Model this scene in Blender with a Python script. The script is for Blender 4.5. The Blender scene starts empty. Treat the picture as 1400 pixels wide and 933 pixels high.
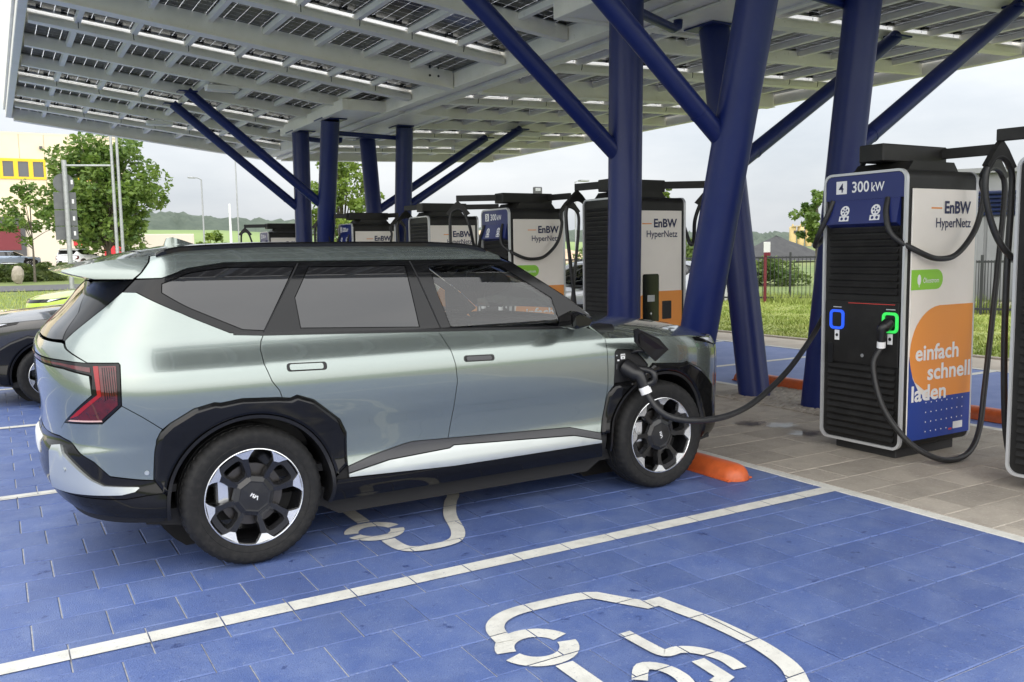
import bpy, bmesh, math, random
import numpy as np
from mathutils import Vector, Matrix
from mathutils.geometry import delaunay_2d_cdt

random.seed(7); rng = np.random.default_rng(7)
PI = math.pi
scene = bpy.context.scene
COL = scene.collection

# ------------------------------------------------------------------ camera
cam_d = bpy.data.cameras.new('camera'); cam = bpy.data.objects.new('camera', cam_d); COL.objects.link(cam)
YAW, PITCH, ROLL = 0.5276, -0.10144, -0.01646
_f = Vector((math.sin(YAW)*math.cos(PITCH), math.cos(YAW)*math.cos(PITCH), math.sin(PITCH)))
_r = Vector((math.cos(YAW), -math.sin(YAW), 0)); _u = _r.cross(_f)
_r2 = _r*math.cos(ROLL)+_u*math.sin(ROLL); _u2 = _r2.cross(_f)
cam.matrix_world = Matrix(((_r2.x,_u2.x,-_f.x,-1.116),(_r2.y,_u2.y,-_f.y,-4.621),(_r2.z,_u2.z,-_f.z,1.636),(0,0,0,1)))
cam_d.sensor_width = 36; cam_d.lens = 1211.6*36/1400; cam_d.clip_start = .05; cam_d.clip_end = 6000
scene.camera = cam

# ------------------------------------------------------------------ sky, sun, exposure
SUN_EL, SUN_AZ = math.radians(34), math.radians(205)     # azimuth from +y towards +x: behind the camera
world = bpy.data.worlds.new('World'); scene.world = world; world.use_nodes = True
nt = world.node_tree; nt.nodes.clear()
def wn(t, **k):
    n = nt.nodes.new(t)
    for a, b in k.items(): setattr(n, a, b)
    return n
sky = wn('ShaderNodeTexSky', sky_type='NISHITA', sun_disc=False, sun_elevation=SUN_EL, sun_rotation=SUN_AZ, air_density=1.0, dust_density=3.0)
tc = wn('ShaderNodeTexCoord'); mp = wn('ShaderNodeMapping'); mp.inputs['Scale'].default_value = (1.0, 1.0, 3.2)
nz = wn('ShaderNodeTexNoise'); nz.inputs['Scale'].default_value = 2.1; nz.inputs['Detail'].default_value = 7; nz.inputs['Roughness'].default_value = .55
rmp = wn('ShaderNodeValToRGB'); rmp.color_ramp.elements[0].position = .34; rmp.color_ramp.elements[1].position = .68
rmp.color_ramp.elements[0].color = (.60, .64, .69, 1); rmp.color_ramp.elements[1].color = (.88, .89, .90, 1)
sc_ = wn('ShaderNodeVectorMath', operation='SCALE'); sc_.inputs['Scale'].default_value = .10
mx = wn('ShaderNodeMix', data_type='RGBA'); mx.inputs[0].default_value = .88
# overcast dome: brighter towards the zenith (CIE overcast law)
sx_ = wn('ShaderNodeSeparateXYZ'); cl = wn('ShaderNodeClamp'); ma = wn('ShaderNodeMath', operation='MULTIPLY_ADD'); ma.inputs[1].default_value = .667; ma.inputs[2].default_value = .333
vs = wn('ShaderNodeVectorMath', operation='SCALE')
bg = wn('ShaderNodeBackground'); bg.inputs['Strength'].default_value = 1.2
out = wn('ShaderNodeOutputWorld')
nt.links.new(tc.outputs['Generated'], mp.inputs[0]); nt.links.new(mp.outputs[0], nz.inputs[0]); nt.links.new(nz.outputs[0], rmp.inputs[0])
nt.links.new(sky.outputs[0], sc_.inputs[0]); nt.links.new(sc_.outputs[0], mx.inputs[6]); nt.links.new(rmp.outputs[0], mx.inputs[7])
nt.links.new(tc.outputs['Generated'], sx_.inputs[0]); nt.links.new(sx_.outputs[2], cl.inputs[0]); nt.links.new(cl.outputs[0], ma.inputs[0]); nt.links.new(mx.outputs[2], vs.inputs[0]); nt.links.new(ma.outputs[0], vs.inputs['Scale']); nt.links.new(vs.outputs[0], bg.inputs[0]); nt.links.new(bg.outputs[0], out.inputs[0])
sun_d = bpy.data.lights.new('sun', 'SUN'); sun = bpy.data.objects.new('sun', sun_d); COL.objects.link(sun)
sun_d.energy = 1.5; sun_d.angle = math.radians(130); sun_d.color = (1, .97, .92)
_sd = Vector((math.sin(SUN_AZ)*math.cos(SUN_EL), math.cos(SUN_AZ)*math.cos(SUN_EL), math.sin(SUN_EL)))
sun.rotation_euler = _sd.to_track_quat('Z', 'Y').to_euler()
scene.view_settings.view_transform = 'Standard'; scene.view_settings.look = 'None'
scene.view_settings.gamma = 1; scene.view_settings.exposure = 1.42
scene.view_settings.use_curve_mapping = False
scene.cycles.max_bounces = 8; scene.cycles.transparent_max_bounces = 16
scene.cycles.use_denoising = True

# ------------------------------------------------------------------ helpers: materials
MATS = {}
def M(name, color=(.5,.5,.5), rough=.5, metal=0., noise=None, bump=None, coat=0., emit=None, rnd=0., ior=1.5, spec=None, coords='world', alpha=None, sheen=0, trans=0., flake=None):
    """procedural principled material. noise=(scale, second colour, lo, hi[, detail]); bump=(scale, strength); rnd=per object value shift"""
    m = bpy.data.materials.new(name); m.use_nodes = True; N = m.node_tree.nodes; Lk = m.node_tree.links
    b = N['Principled BSDF']; b.inputs['Base Color'].default_value = (*color, 1); b.inputs['Roughness'].default_value = rough
    b.inputs['Metallic'].default_value = metal; b.inputs['IOR'].default_value = ior
    if coat: b.inputs['Coat Weight'].default_value = coat; b.inputs['Coat Roughness'].default_value = .03
    if spec is not None: b.inputs['Specular IOR Level'].default_value = spec
    if trans: b.inputs['Transmission Weight'].default_value = trans
    if emit: b.inputs['Emission Color'].default_value = (*emit[0], 1); b.inputs['Emission Strength'].default_value = emit[1]
    src = None
    def co():
        if coords == 'world': return N.new('ShaderNodeNewGeometry').outputs['Position']
        return N.new('ShaderNodeTexCoord').outputs['Object']
    if noise or bump or rnd: c = co()
    if noise:
        layers = noise if isinstance(noise, list) else [noise]
        cur = None
        for L in layers:
            n = N.new('ShaderNodeTexNoise'); n.inputs['Scale'].default_value = L[0]; n.inputs['Detail'].default_value = L[4] if len(L) > 4 else 5
            n.inputs['Roughness'].default_value = .62
            Lk.new(c, n.inputs['Vector'])
            mr = N.new('ShaderNodeMapRange'); mr.inputs[1].default_value = L[2]; mr.inputs[2].default_value = L[3]; Lk.new(n.outputs[0], mr.inputs[0])
            mix = N.new('ShaderNodeMix'); mix.data_type = 'RGBA'; Lk.new(mr.outputs[0], mix.inputs[0])
            if cur is None: mix.inputs[6].default_value = (*color, 1)
            else: Lk.new(cur, mix.inputs[6])
            mix.inputs[7].default_value = (*L[1], 1); cur = mix.outputs[2]
        src = cur
    if rnd:
        oi = N.new('ShaderNodeObjectInfo'); mr = N.new('ShaderNodeMapRange'); mr.inputs[3].default_value = 1-rnd; mr.inputs[4].default_value = 1+rnd
        Lk.new(oi.outputs['Random'], mr.inputs[0])
        hs = N.new('ShaderNodeHueSaturation'); Lk.new(mr.outputs[0], hs.inputs['Value'])
        if src is None: hs.inputs['Color'].default_value = (*color, 1)
        else: Lk.new(src, hs.inputs['Color'])
        src = hs.outputs[0]
    if src is not None: Lk.new(src, b.inputs['Base Color'])
    if bump:
        n = N.new('ShaderNodeTexNoise'); n.inputs['Scale'].default_value = bump[0]; n.inputs['Detail'].default_value = 4
        Lk.new(c, n.inputs['Vector']); bp = N.new('ShaderNodeBump'); bp.inputs['Strength'].default_value = bump[1]; bp.inputs['Distance'].default_value = .01
        Lk.new(n.outputs[0], bp.inputs['Height']); Lk.new(bp.outputs[0], b.inputs['Normal'])
        if len(bump) > 2:
            mr = N.new('ShaderNodeMapRange'); mr.inputs[3].default_value = rough-bump[2]; mr.inputs[4].default_value = rough+bump[2]
            Lk.new(n.outputs[0], mr.inputs[0]); Lk.new(mr.outputs[0], b.inputs['Roughness'])
    MATS[name] = m
    return m
def glassy(name, tint, ior):
    """thin pane: see-through with fresnel reflection"""
    m = bpy.data.materials.new(name); m.use_nodes = True; N = m.node_tree.nodes; Lk = m.node_tree.links; N.clear()
    o = N.new('ShaderNodeOutputMaterial'); mix = N.new('ShaderNodeMixShader'); t = N.new('ShaderNodeBsdfTransparent'); g = N.new('ShaderNodeBsdfGlossy')
    fr = N.new('ShaderNodeFresnel'); fr.inputs[0].default_value = ior; t.inputs[0].default_value = (*tint, 1); g.inputs['Roughness'].default_value = .01
    Lk.new(fr.outputs[0], mix.inputs[0]); Lk.new(t.outputs[0], mix.inputs[1]); Lk.new(g.outputs[0], mix.inputs[2]); Lk.new(mix.outputs[0], o.inputs[0])
    MATS[name] = m; return m

# ------------------------------------------------------------------ helpers: geometry
class MB:
    def __init__(s): s.v = []; s.f = []; s.uvn = 0
    def add(s, V, F):
        o = len(s.v); s.v += [tuple(map(float, p)) for p in V]; s.f += [tuple(i+o for i in f) for f in F]; return s
    def box(s, x0, x1, y0, y1, z0, z1, e=0.):
        return s.cbox(((x0+x1)/2, (y0+y1)/2, (z0+z1)/2), (abs(x1-x0)/2, abs(y1-y0)/2, abs(z1-z0)/2), e)
    def cbox(s, c, h, e=0., R=None):
        a, b, d = h
        if e <= 0:
            V = [(sx*a, sy*b, sz*d) for sz in (-1,1) for sy in (-1,1) for sx in (-1,1)]
            F = [(0,2,3,1),(4,5,7,6),(0,1,5,4),(2,6,7,3),(0,4,6,2),(1,3,7,5)]
        else:
            e = min(e, a*.9, b*.9, d*.9); V = []; ix = {}
            for sx in (-1,1):
                for sy in (-1,1):
                    for sz in (-1,1):
                        ix[sx,sy,sz] = len(V); V += [(sx*a, sy*(b-e), sz*(d-e)), (sx*(a-e), sy*b, sz*(d-e)), (sx*(a-e), sy*(b-e), sz*d)]
            F = []
            def q(*l): F.append(l)
            for t in (-1,1):
                l = [ix[t,-1,-1], ix[t,1,-1], ix[t,1,1], ix[t,-1,1]]; q(*(l if t > 0 else l[::-1]))
                l = [ix[-1,t,-1]+1, ix[-1,t,1]+1, ix[1,t,1]+1, ix[1,t,-1]+1]; q(*(l if t > 0 else l[::-1]))
                l = [ix[-1,-1,t]+2, ix[1,-1,t]+2, ix[1,1,t]+2, ix[-1,1,t]+2]; q(*(l if t > 0 else l[::-1]))
            for p in (-1,1):
                for r in (-1,1):
                    q(ix[p,r,-1], ix[p,r,1], ix[p,r,1]+1, ix[p,r,-1]+1)
                    q(ix[p,-1,r], ix[p,1,r], ix[p,1,r]+2, ix[p,-1,r]+2)
                    q(ix[-1,p,r]+1, ix[1,p,r]+1, ix[1,p,r]+2, ix[-1,p,r]+2)
                    for w in (-1,1): q(ix[p,r,w], ix[p,r,w]+1, ix[p,r,w]+2)
        if R is not None: V = [tuple(R @ Vector(p)) for p in V]
        return s.add([(p[0]+c[0], p[1]+c[1], p[2]+c[2]) for p in V], F)
    def tube(s, path, r, n=8, cap=True):
        P = [Vector(p) for p in path]; k = len(P); rr = r if hasattr(r, '__len__') else [r]*k
        T = [(P[min(i+1,k-1)]-P[max(i-1,0)]).normalized() for i in range(k)]
        a = T[0].orthogonal().normalized(); V = []
        for i in range(k):
            a = (a-T[i]*a.dot(T[i])).normalized(); b = T[i].cross(a)
            V += [P[i]+(a*math.cos(2*PI*j/n)+b*math.sin(2*PI*j/n))*rr[i] for j in range(n)]
        F = [(i*n+j, i*n+(j+1)%n, (i+1)*n+(j+1)%n, (i+1)*n+j) for i in range(k-1) for j in range(n)]
        if cap: F += [tuple(range(n))[::-1], tuple((k-1)*n+j for j in range(n))]
        return s.add(V, F)
    def lathe(s, prof, n=32, c=(0,0,0), axis='z', close=False):
        """prof: (radius, height) pairs"""
        V = []
        for r, h in prof:
            for j in range(n):
                a = 2*PI*j/n; x, y = r*math.cos(a), r*math.sin(a)
                V.append({'z': (x, y, h), 'y': (x, h, y), 'x': (h, x, y)}[axis])
        k = len(prof); F = [(i*n+j, i*n+(j+1)%n, (i+1)*n+(j+1)%n, (i+1)*n+j) for i in range(k-1) for j in range(n)]
        if close: F += [(( k-1)*n+j, (k-1)*n+(j+1)%n, (j+1)%n, j) for j in range(n)]
        return s.add([(p[0]+c[0], p[1]+c[1], p[2]+c[2]) for p in V], F)
    def prism(s, poly, h0, h1, axis='z'):
        """poly of 2D points extruded between h0 and h1. axis z: (x,y); axis y: (x,z); axis x: (y,z)"""
        f = {'z': lambda p, h: (p[0], p[1], h), 'y': lambda p, h: (p[0], h, p[1]), 'x': lambda p, h: (h, p[0], p[1])}[axis]
        n = len(poly); V = [f(p, h0) for p in poly]+[f(p, h1) for p in poly]
        F = [tuple(range(n))[::-1], tuple(range(n, 2*n))]+[(i, (i+1)%n, n+(i+1)%n, n+i) for i in range(n)]
        return s.add(V, F)
    def ring(s, outer, inner, h0, h1, axis='x'):
        """frame between two loops with equal point count"""
        f = {'z': lambda p, h: (p[0], p[1], h), 'y': lambda p, h: (p[0], h, p[1]), 'x': lambda p, h: (h, p[0], p[1])}[axis]
        n = len(outer); V = [f(p, h0) for p in outer]+[f(p, h0) for p in inner]+[f(p, h1) for p in outer]+[f(p, h1) for p in inner]; F = []
        for i in range(n):
            j = (i+1) % n
            F += [(i, j, n+j, n+i), (2*n+i, 3*n+i, 3*n+j, 2*n+j), (i, 2*n+i, 2*n+j, j), (n+i, n+j, 3*n+j, 3*n+i)]
        return s.add(V, F)
    def mesh(s, name, mat=None, smooth=None):
        me = bpy.data.meshes.new(name); me.from_pydata(s.v, [], s.f); fix(me)
        if mat is not None: me.materials.append(MATS[mat] if isinstance(mat, str) else mat)
        if smooth is not None:
            me.shade_smooth()
            if smooth < 180: me.set_sharp_from_angle(angle=math.radians(smooth))
        me.update(); return me
    def build(s, name, mat, parent=None, smooth=None, loc=None, rot=None):
        return obj(name, s.mesh(name, mat, smooth), parent, loc, rot)
def fix(me):
    bm = bmesh.new(); bm.from_mesh(me); bmesh.ops.recalc_face_normals(bm, faces=bm.faces); bm.to_mesh(me); bm.free()
def obj(name, me, parent=None, loc=None, rot=None):
    o = bpy.data.objects.new(name, me); COL.objects.link(o)
    if parent is not None: o.parent = parent
    if loc is not None: o.location = loc
    if rot is not None: o.rotation_euler = rot
    return o
def tag(o, label, cat=None, group=None):
    o['label'] = label
    if cat: o['category'] = cat
    if group: o['group'] = group
    return o
def thing(name, label, cat, loc=(0,0,0), rz=0, group=None):
    o = bpy.data.objects.new(name, None); COL.objects.link(o); o.location = loc; o.rotation_euler = (0, 0, rz); o.empty_display_size = .2
    return tag(o, label, cat, group)
def struct(o, kind='structure'): o['kind'] = kind; return o
def copy_tree(o, parent=None):
    c = o.copy(); COL.objects.link(c); c.parent = parent
    for ch in o.children: copy_tree(ch, c)
    return c
def spline(pts, n=8):
    """Catmull-Rom through points"""
    P = [Vector(p) for p in pts]; out = []
    for i in range(len(P)-1):
        p0, p1, p2, p3 = P[max(i-1,0)], P[i], P[i+1], P[min(i+2,len(P)-1)]
        for k in range(n):
            t = k/n; out.append(.5*((2*p1)+(p2-p0)*t+(2*p0-5*p1+4*p2-p3)*t*t+(3*p1-p0-3*p2+p3)*t**3))
    out.append(P[-1]); return out
def rrect(y0, y1, z0, z1, r, n=6, corners=(1,1,1,1)):
    """rounded rectangle; corners order: (lo,lo) (hi,lo) (hi,hi) (lo,hi)"""
    o = []
    for (cy, cz, a0), use in zip(((y0+r, z0+r, PI), (y1-r, z0+r, 1.5*PI), (y1-r, z1-r, 0), (y0+r, z1-r, .5*PI)), corners):
        for k in range(n+1):
            a = a0+.5*PI*k/n
            if use: o.append((cy+r*math.cos(a), cz+r*math.sin(a)))
            else: o.append((cy+r*(1 if math.cos(a0+.25*PI) > 0 else -1), cz+r*(1 if math.sin(a0+.25*PI) > 0 else -1)))
    if not all(corners):
        q = [o[0]]
        for p in o[1:]:
            if (p[0]-q[-1][0])**2+(p[1]-q[-1][1])**2 > 1e-10: q.append(p)
        o = q
    return o
_TX = {}
def text_mesh(txt, size, bold=0., depth=.0):
    k = (txt, bold)
    if k in _TX: return _TX[k].copy()
    cu = bpy.data.curves.new('lettering', 'FONT'); cu.body = txt; cu.size = size; cu.offset = bold; cu.extrude = depth; cu.resolution_u = 3
    o = bpy.data.objects.new('lettering', cu); COL.objects.link(o)
    me = bpy.data.meshes.new_from_object(o.evaluated_get(bpy.context.evaluated_depsgraph_get()))
    bpy.data.objects.remove(o); bpy.data.curves.remove(cu); _TX[k] = me; return me.copy()
def lettering(txt, w, h, mat, parent, origin, xdir, ydir, name='lettering', bold=0.006):
    """flat printed text filling w x h from origin along xdir / ydir (lower left corner)"""
    me = text_mesh(txt, 1.0, bold); co = np.array([v.co[:] for v in me.vertices]); lo, hi = co.min(0), co.max(0)
    X, Y, O = Vector(xdir), Vector(ydir), Vector(origin); sx, sy = w/(hi[0]-lo[0]), h/(hi[1]-lo[1])
    for v in me.vertices: v.co = O+X*((v.co.x-lo[0])*sx)+Y*((v.co.y-lo[1])*sy)
    me.materials.clear(); me.materials.append(MATS[mat]); return obj(name, me, parent)

for _t, _b in (('EnBW',.03),('HyperNetz',.008),('einfach',.024),('schnell',.024),('laden',.024),('Ökostrom',.01),('300',.016),('kW',.016),('1',.012),('2',.012),('3',.012),('4',.012)): text_mesh(_t, 1.0, _b)
# ------------------------------------------------------------------ materials of the place
M('tile_paint', (.078,.125,.310), .50, noise=[(4.5,(.135,.185,.355),.40,.70,7),(1.1,(.060,.096,.25),.50,.72,5),(45,(.23,.27,.40),.58,.80,4),(140,(.045,.07,.20),.56,.72,2),(8.5,(.022,.042,.15),.625,.69,9)], bump=(160,.45,.14), rnd=.075)
M('tile_paint_far', (.12,.18,.42), .62, noise=[(2.5,(.17,.23,.47),.42,.70,6)], bump=(90,.3))
M('sand_joint', (.50,.49,.46), .95, noise=(30,(.28,.27,.25),.4,.7))
M('line_paint', (.64,.63,.58), .6, noise=[(9,(.50,.49,.45),.44,.72,7),(2.2,(.42,.42,.41),.56,.74,7),(60,(.32,.33,.36),.60,.74,4)], bump=(150,.25))
M('paver', (.385,.345,.292), .75, noise=[(3.5,(.29,.258,.218),.42,.68,6),(40,(.48,.44,.385),.55,.8,3),(1.1,(.22,.195,.17),.60,.72,6)], bump=(120,.4,.12), rnd=.15)
M('paver_joint', (.07,.062,.055), .95)
M('path_slab', (.50,.44,.37), .85, noise=(2.0,(.40,.35,.29),.4,.7), bump=(60,.3))
M('asphalt', (.075,.075,.08), .85, noise=(4,(.10,.10,.10),.4,.7), bump=(80,.4))
M('turf', (.25,.29,.065), .9, noise=[(.6,(.27,.29,.08),.4,.65,6),(6,(.075,.125,.02),.5,.7,4)], bump=(40,.8))
M('meadow', (.12,.17,.045), .95, noise=[(.03,(.17,.20,.06),.4,.6,5),(.4,(.09,.14,.03),.45,.7,4)])
M('field', (.20,.27,.09), .95, noise=(.01,(.15,.22,.07),.4,.6,5))
M('orange_paint', (.58,.115,.03), .45, noise=[(14,(.46,.09,.025),.45,.7,5),(50,(.30,.12,.07),.68,.8,3)], bump=(60,.2))
M('white_steel', (.84,.81,.74), .5, noise=[(2.2,(.76,.73,.65),.45,.75,6),(14,(.58,.54,.44),.62,.85,5)], bump=(25,.08))
M('blue_steel', (.0065,.0155,.105), .38, spec=.35, noise=[(1.5,(.015,.025,.11),.4,.7,5),(20,(.018,.03,.10),.6,.8,3)])
M('black_plastic', (.012,.012,.013), .38)
M('black_matt', (.018,.018,.019), .7, noise=(40,(.03,.03,.03),.5,.8))
M('charger_dark', (.011,.0105,.010), .5, spec=.35, noise=(8,(.020,.019,.018),.45,.75))
M('charger_white', (.84,.79,.725), .42, noise=(1.7,(.79,.74,.675),.45,.75))
M('charger_blue', (.012,.022,.13), .35)
M('charger_frame', (.55,.56,.57), .35, metal=.3)
M('print_orange', (.80,.29,.045), .42)
M('print_blue', (.012,.045,.28), .42)
M('print_navy', (.012,.016,.075), .5)
M('print_white', (.80,.80,.80), .5)
M('print_green', (.25,.58,.035), .42)
M('print_red', (.6,.05,.04), .5)
M('led_blue', (.02,.08,.6), .4, emit=((.02,.10,.9), .30))
M('led_green', (.05,.5,.10), .4, emit=((.03,.75,.09), .28))
M('cable_rubber', (.016,.016,.017), .48, noise=(30,(.03,.03,.03),.5,.8))
M('screen_glass', (.006,.006,.007), .12)
M('lamp_white', (.72,.71,.68), .5)
M('galvanised', (.42,.43,.44), .45, metal=.5, noise=(6,(.33,.34,.35),.4,.7))

# ------------------------------------------------------------------ ground
def hgt(x, y):
    """gently rising land away from the charging park"""
    d = np.hypot(x-4, y-4); h = np.interp(d, [0, 28, 57, 64, 110, 300, 900, 3000], [0, 0, .12, .72, 1.1, 3, 10, 20])
    right = np.clip((x-.45*y)/30, 0, 1); return h*(1-right*.9)
def ground_sheet():
    rs = np.concatenate([np.linspace(0, 60, 31), np.geomspace(66, 4200, 34)]); n = 96; V = []; F = []
    for r in rs:
        for j in range(n):
            a = 2*PI*j/n; x, y = 4+r*math.cos(a), 4+r*math.sin(a); V.append((x, y, float(hgt(x, y))-.06))
    k = len(rs)
    for i in range(k-1):
        for j in range(n): F.append((i*n+j, i*n+(j+1)%n, (i+1)*n+(j+1)%n, (i+1)*n+j))
    m = MB(); m.add(V, F); o = m.build('ground', 'meadow', smooth=180); struct(o); o['label'] = 'wide green meadow land around the charging park'; return o
ground_sheet()

PX = .308; Y0 = -.205; X_END = 3.665
GAP = .0055
def tile_mesh(w, d, mat, name='tile', e=.004, t=.03):
    m = MB(); a, b = w/2, d/2
    m.add([(-a,-b,-t),(a,-b,-t),(a,b,-t),(-a,b,-t),(-a,-b,-e),(a,-b,-e),(a,b,-e),(-a,b,-e),(-a+e,-b+e,0),(a-e,-b+e,0),(a-e,b-e,0),(-a+e,b-e,0)],
          [(0,1,5,4),(1,2,6,5),(2,3,7,6),(3,0,4,7),(4,5,9,8),(5,6,10,9),(6,7,11,10),(7,4,8,11),(8,9,10,11)])
    return m.mesh(name, mat)
pave = struct(obj('bay_pavement', MB().box(-9, 3.735, -9, 24, -.05, -.007).mesh('bay_pavement', 'sand_joint')))
pave['label'] = 'blue painted tile pavement of the charging bays'
CAMXY = np.array([-1.116, -4.621])
def tiles_for(xlo, xhi, ylo, yhi):
    """(x0,x1,y0,y1) of each tile, running bond along x"""
    R = []
    for k in range(math.floor((ylo-Y0)/PX), math.ceil((yhi-Y0)/PX)):
        ya, yb = Y0+k*PX, Y0+(k+1)*PX; off = .162 if k % 2 else .289
        i0 = math.floor((xlo-off)/PX)-1; xs = [off+i*PX for i in range(i0, i0+2+math.ceil((xhi-xlo)/PX)+1)]
        for a, b in zip(xs, xs[1:]):
            a2, b2 = max(a, xlo), min(b, xhi)
            if b2-a2 > .03: R.append((a2, b2, ya, yb))
    return R
def in_view(x, y, z=0., pad=.06):
    d = Vector((x, y, z))-Vector((-1.116, -4.621, 1.636)); zc = d.dot(_f)
    if zc < .3: return False
    px, py = .5+d.dot(_r2)/zc*1211.6/1400, .5-d.dot(_u2)/zc*1211.6/933
    return -pad < px < 1+pad and -pad < py < 1+pad
TILES = tiles_for(-8.9, X_END, -8.8, 23.5)
def under_car(x, y): return -.45 < x < 3.2 and .35 < y < 1.5
def lay(tiles, parent, mat, limit=300, name='tile'):
    vis = [t for t in tiles if in_view((t[0]+t[1])/2, (t[2]+t[3])/2) and not under_car((t[0]+t[1])/2, (t[2]+t[3])/2)]
    vis.sort(key=lambda t: ((t[0]+t[1])/2-CAMXY[0])**2+((t[2]+t[3])/2-CAMXY[1])**2); near = set(vis[:limit])
    cache = {}; rest = MB()
    for t in tiles:
        w, d = t[1]-t[0]-GAP, t[3]-t[2]-GAP; c = ((t[0]+t[1])/2, (t[2]+t[3])/2)
        key = (round(w, 3), round(d, 3))
        if key not in cache: cache[key] = tile_mesh(w, d, mat, name)
        tilt = (rng.normal(0, .0016), rng.normal(0, .0016), 0); dz = rng.normal(0, .0009)
        if t in near: obj(name, cache[key], parent, (c[0], c[1], dz), tilt)
        else:
            rest.add([(v.co.x+c[0], v.co.y+c[1], v.co.z+dz) for v in cache[key].vertices], [tuple(p.vertices) for p in cache[key].polygons])
    if rest.v: struct(rest.build('far_'+name+'s', mat, parent), 'stuff')
lay(TILES, pave, 'tile_paint')

# painted markings: convex pieces clipped tile by tile so the joints stay open
def clip(poly, x0, x1, y0, y1):
    for ax, v, sg in ((0, x0, 1), (0, x1, -1), (1, y0, 1), (1, y1, -1)):
        out = []
        for i in range(len(poly)):
            p, q = poly[i], poly[(i+1) % len(poly)]; a, b = sg*(p[ax]-v), sg*(q[ax]-v)
            if a >= 0: out.append(p)
            if (a > 0 > b) or (a < 0 < b):
                t = a/(a-b); out.append((p[0]+(q[0]-p[0])*t, p[1]+(q[1]-p[1])*t))
        poly = out
        if len(poly) < 3: return []
    return poly
def paint(name, polys, tiles, parent, label, z=.0045, mat='line_paint', layer=None):
    m = MB(); zb = z
    for ip_, P in enumerate(polys):
        z = zb+(layer[ip_]*.0007 if layer else 0)
        lo = np.min(P, 0); hi = np.max(P, 0)
        for t in tiles:
            if t[1] < lo[0] or t[0] > hi[0] or t[3] < lo[1] or t[2] > hi[1]: continue
            c = clip(P, t[0]+GAP*.55, t[1]-GAP*.55, t[2]+GAP*.55, t[3]-GAP*.55)
            if len(c) >= 3: m.add([(p[0], p[1], z) for p in c], [tuple(range(len(c)))])
    o = m.build(name, mat, parent); o['label'] = label; return o
def stroke(pts, w, closed=False):
    """polyline to a chain of mitred quads that share their joint edges"""
    P = [Vector(p) for p in pts]; P = [p for i, p in enumerate(P) if i == 0 or (p-P[i-1]).length > 1e-5]; n = len(P); off = []
    for i in range(n):
        d1 = (P[i]-P[i-1]).normalized() if i else None; d2 = (P[i+1]-P[i]).normalized() if i < n-1 else None
        a = d1 or d2; b = d2 or d1; n1 = Vector((-a.y, a.x)); n2 = Vector((-b.y, b.x)); m_ = n1+n2; off.append(m_/max(m_.dot(n1), .55)*w/2)
    return [[tuple(P[i]+off[i]), tuple(P[i]-off[i]), tuple(P[i+1]-off[i+1]), tuple(P[i+1]+off[i+1])] for i in range(n-1)]
BAY = 2.93; L0 = -.646
for k, lab in ((-2, 'white bay line nearest the camera edge'), (-1, 'white bay line behind the camera'), (0, 'long white bay line beside the silver car'), (1, 'white bay line beyond the silver car'), (2, 'white bay line by the black car'), (3, 'white bay line past the black car'), (4, 'white bay line near the lime car'), (5, 'farthest white bay line')):
    y = L0+BAY*k; paint('bay_line', [[(-8, y-.055), (3.664, y-.055), (3.664, y+.055), (-8, y+.055)]], TILES, pave, lab)
kerb = obj('edge_line', tile_mesh(.09, 32, 'line_paint', 'edge_line', t=.04), pave, (3.715, 7.5, .0)); kerb['label'] = 'white edge strip between blue bays and island'
def arc(cx, cy, r, a0, a1, n=14): return [(cx+r*math.cos(math.radians(a0+(a1-a0)*i/n)), cy+r*math.sin(math.radians(a0+(a1-a0)*i/n))) for i in range(n+1)]
def sm2(pts, n=5): return [(p.x, p.y) for p in spline([(a, b, 0) for a, b in pts], n)]
def ev_symbol(yc, lab):
    S = []; Ly = []; W = .082
    def st(pts, w): q = stroke(pts, w); Ly.extend([len(set(Ly))]*len(q)); S.extend(q)
    for wy in (.49, -.63):
        st(arc(.728, wy, .135, 12, 172), W); st(arc(.728, wy, .135, 192, 352), W)
    st(sm2([(.64,.60),(.66,.72),(.72,.80),(.83,.845),(1.0,.845),(1.18,.83),(1.25,.80)])+[(1.38,.585),(1.455,.585)]+sm2([(1.475,.45),(1.50,.30),(1.51,.10),(1.50,-.05),(1.46,-.20),(1.37,-.34),(1.24,-.60),(1.15,-.88),(1.06,-1.03),(.93,-1.07),(.80,-1.05),(.745,-.98),(.735,-.82)]), W)
    st([(.736,.30),(.736,-.44)], W)
    st(sm2([(1.11,.40),(1.115,.25),(1.13,.16),(1.20,.15),(1.26,.10),(1.30,0),(1.29,-.10)]), .062); st([(1.20,.04),(1.19,-.12),(1.13,-.14)], .062)
    st(sm2([(.90,.03),(.98,.11),(1.04,.06),(1.05,-.04),(1.0,-.16)]), .062)
    return paint('painted_symbol', [[(a, b+yc) for a, b in P] for P in S], TILES, pave, lab, layer=Ly)
ev_symbol(-2.11, 'white electric car symbol painted in the near bay')
ev_symbol(.82, 'white electric car symbol half under the silver car')
ev_symbol(.82+BAY, 'white electric car symbol in the bay beyond')

# island paving
isl = struct(obj('island_pavement', MB().box(3.76, 6.42, -9, 24, -.05, -.006).mesh('island_pavement', 'paver_joint'))); isl['label'] = 'brown concrete paver island carrying the chargers'
IT = []
for k in range(-29, 78):
    ya = -.19+k*.305; off = (.0, .31, .16)[k % 3]
    xs = [3.765]+[x for x in (3.27+off+i*.61 for i in range(8)) if 3.80 < x < 6.38]+[6.415]
    for a, b in zip(xs, xs[1:]): IT.append((a, b, ya, ya+.305))
GAP = .004
lay(IT, isl, 'paver', name='paver')
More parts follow.
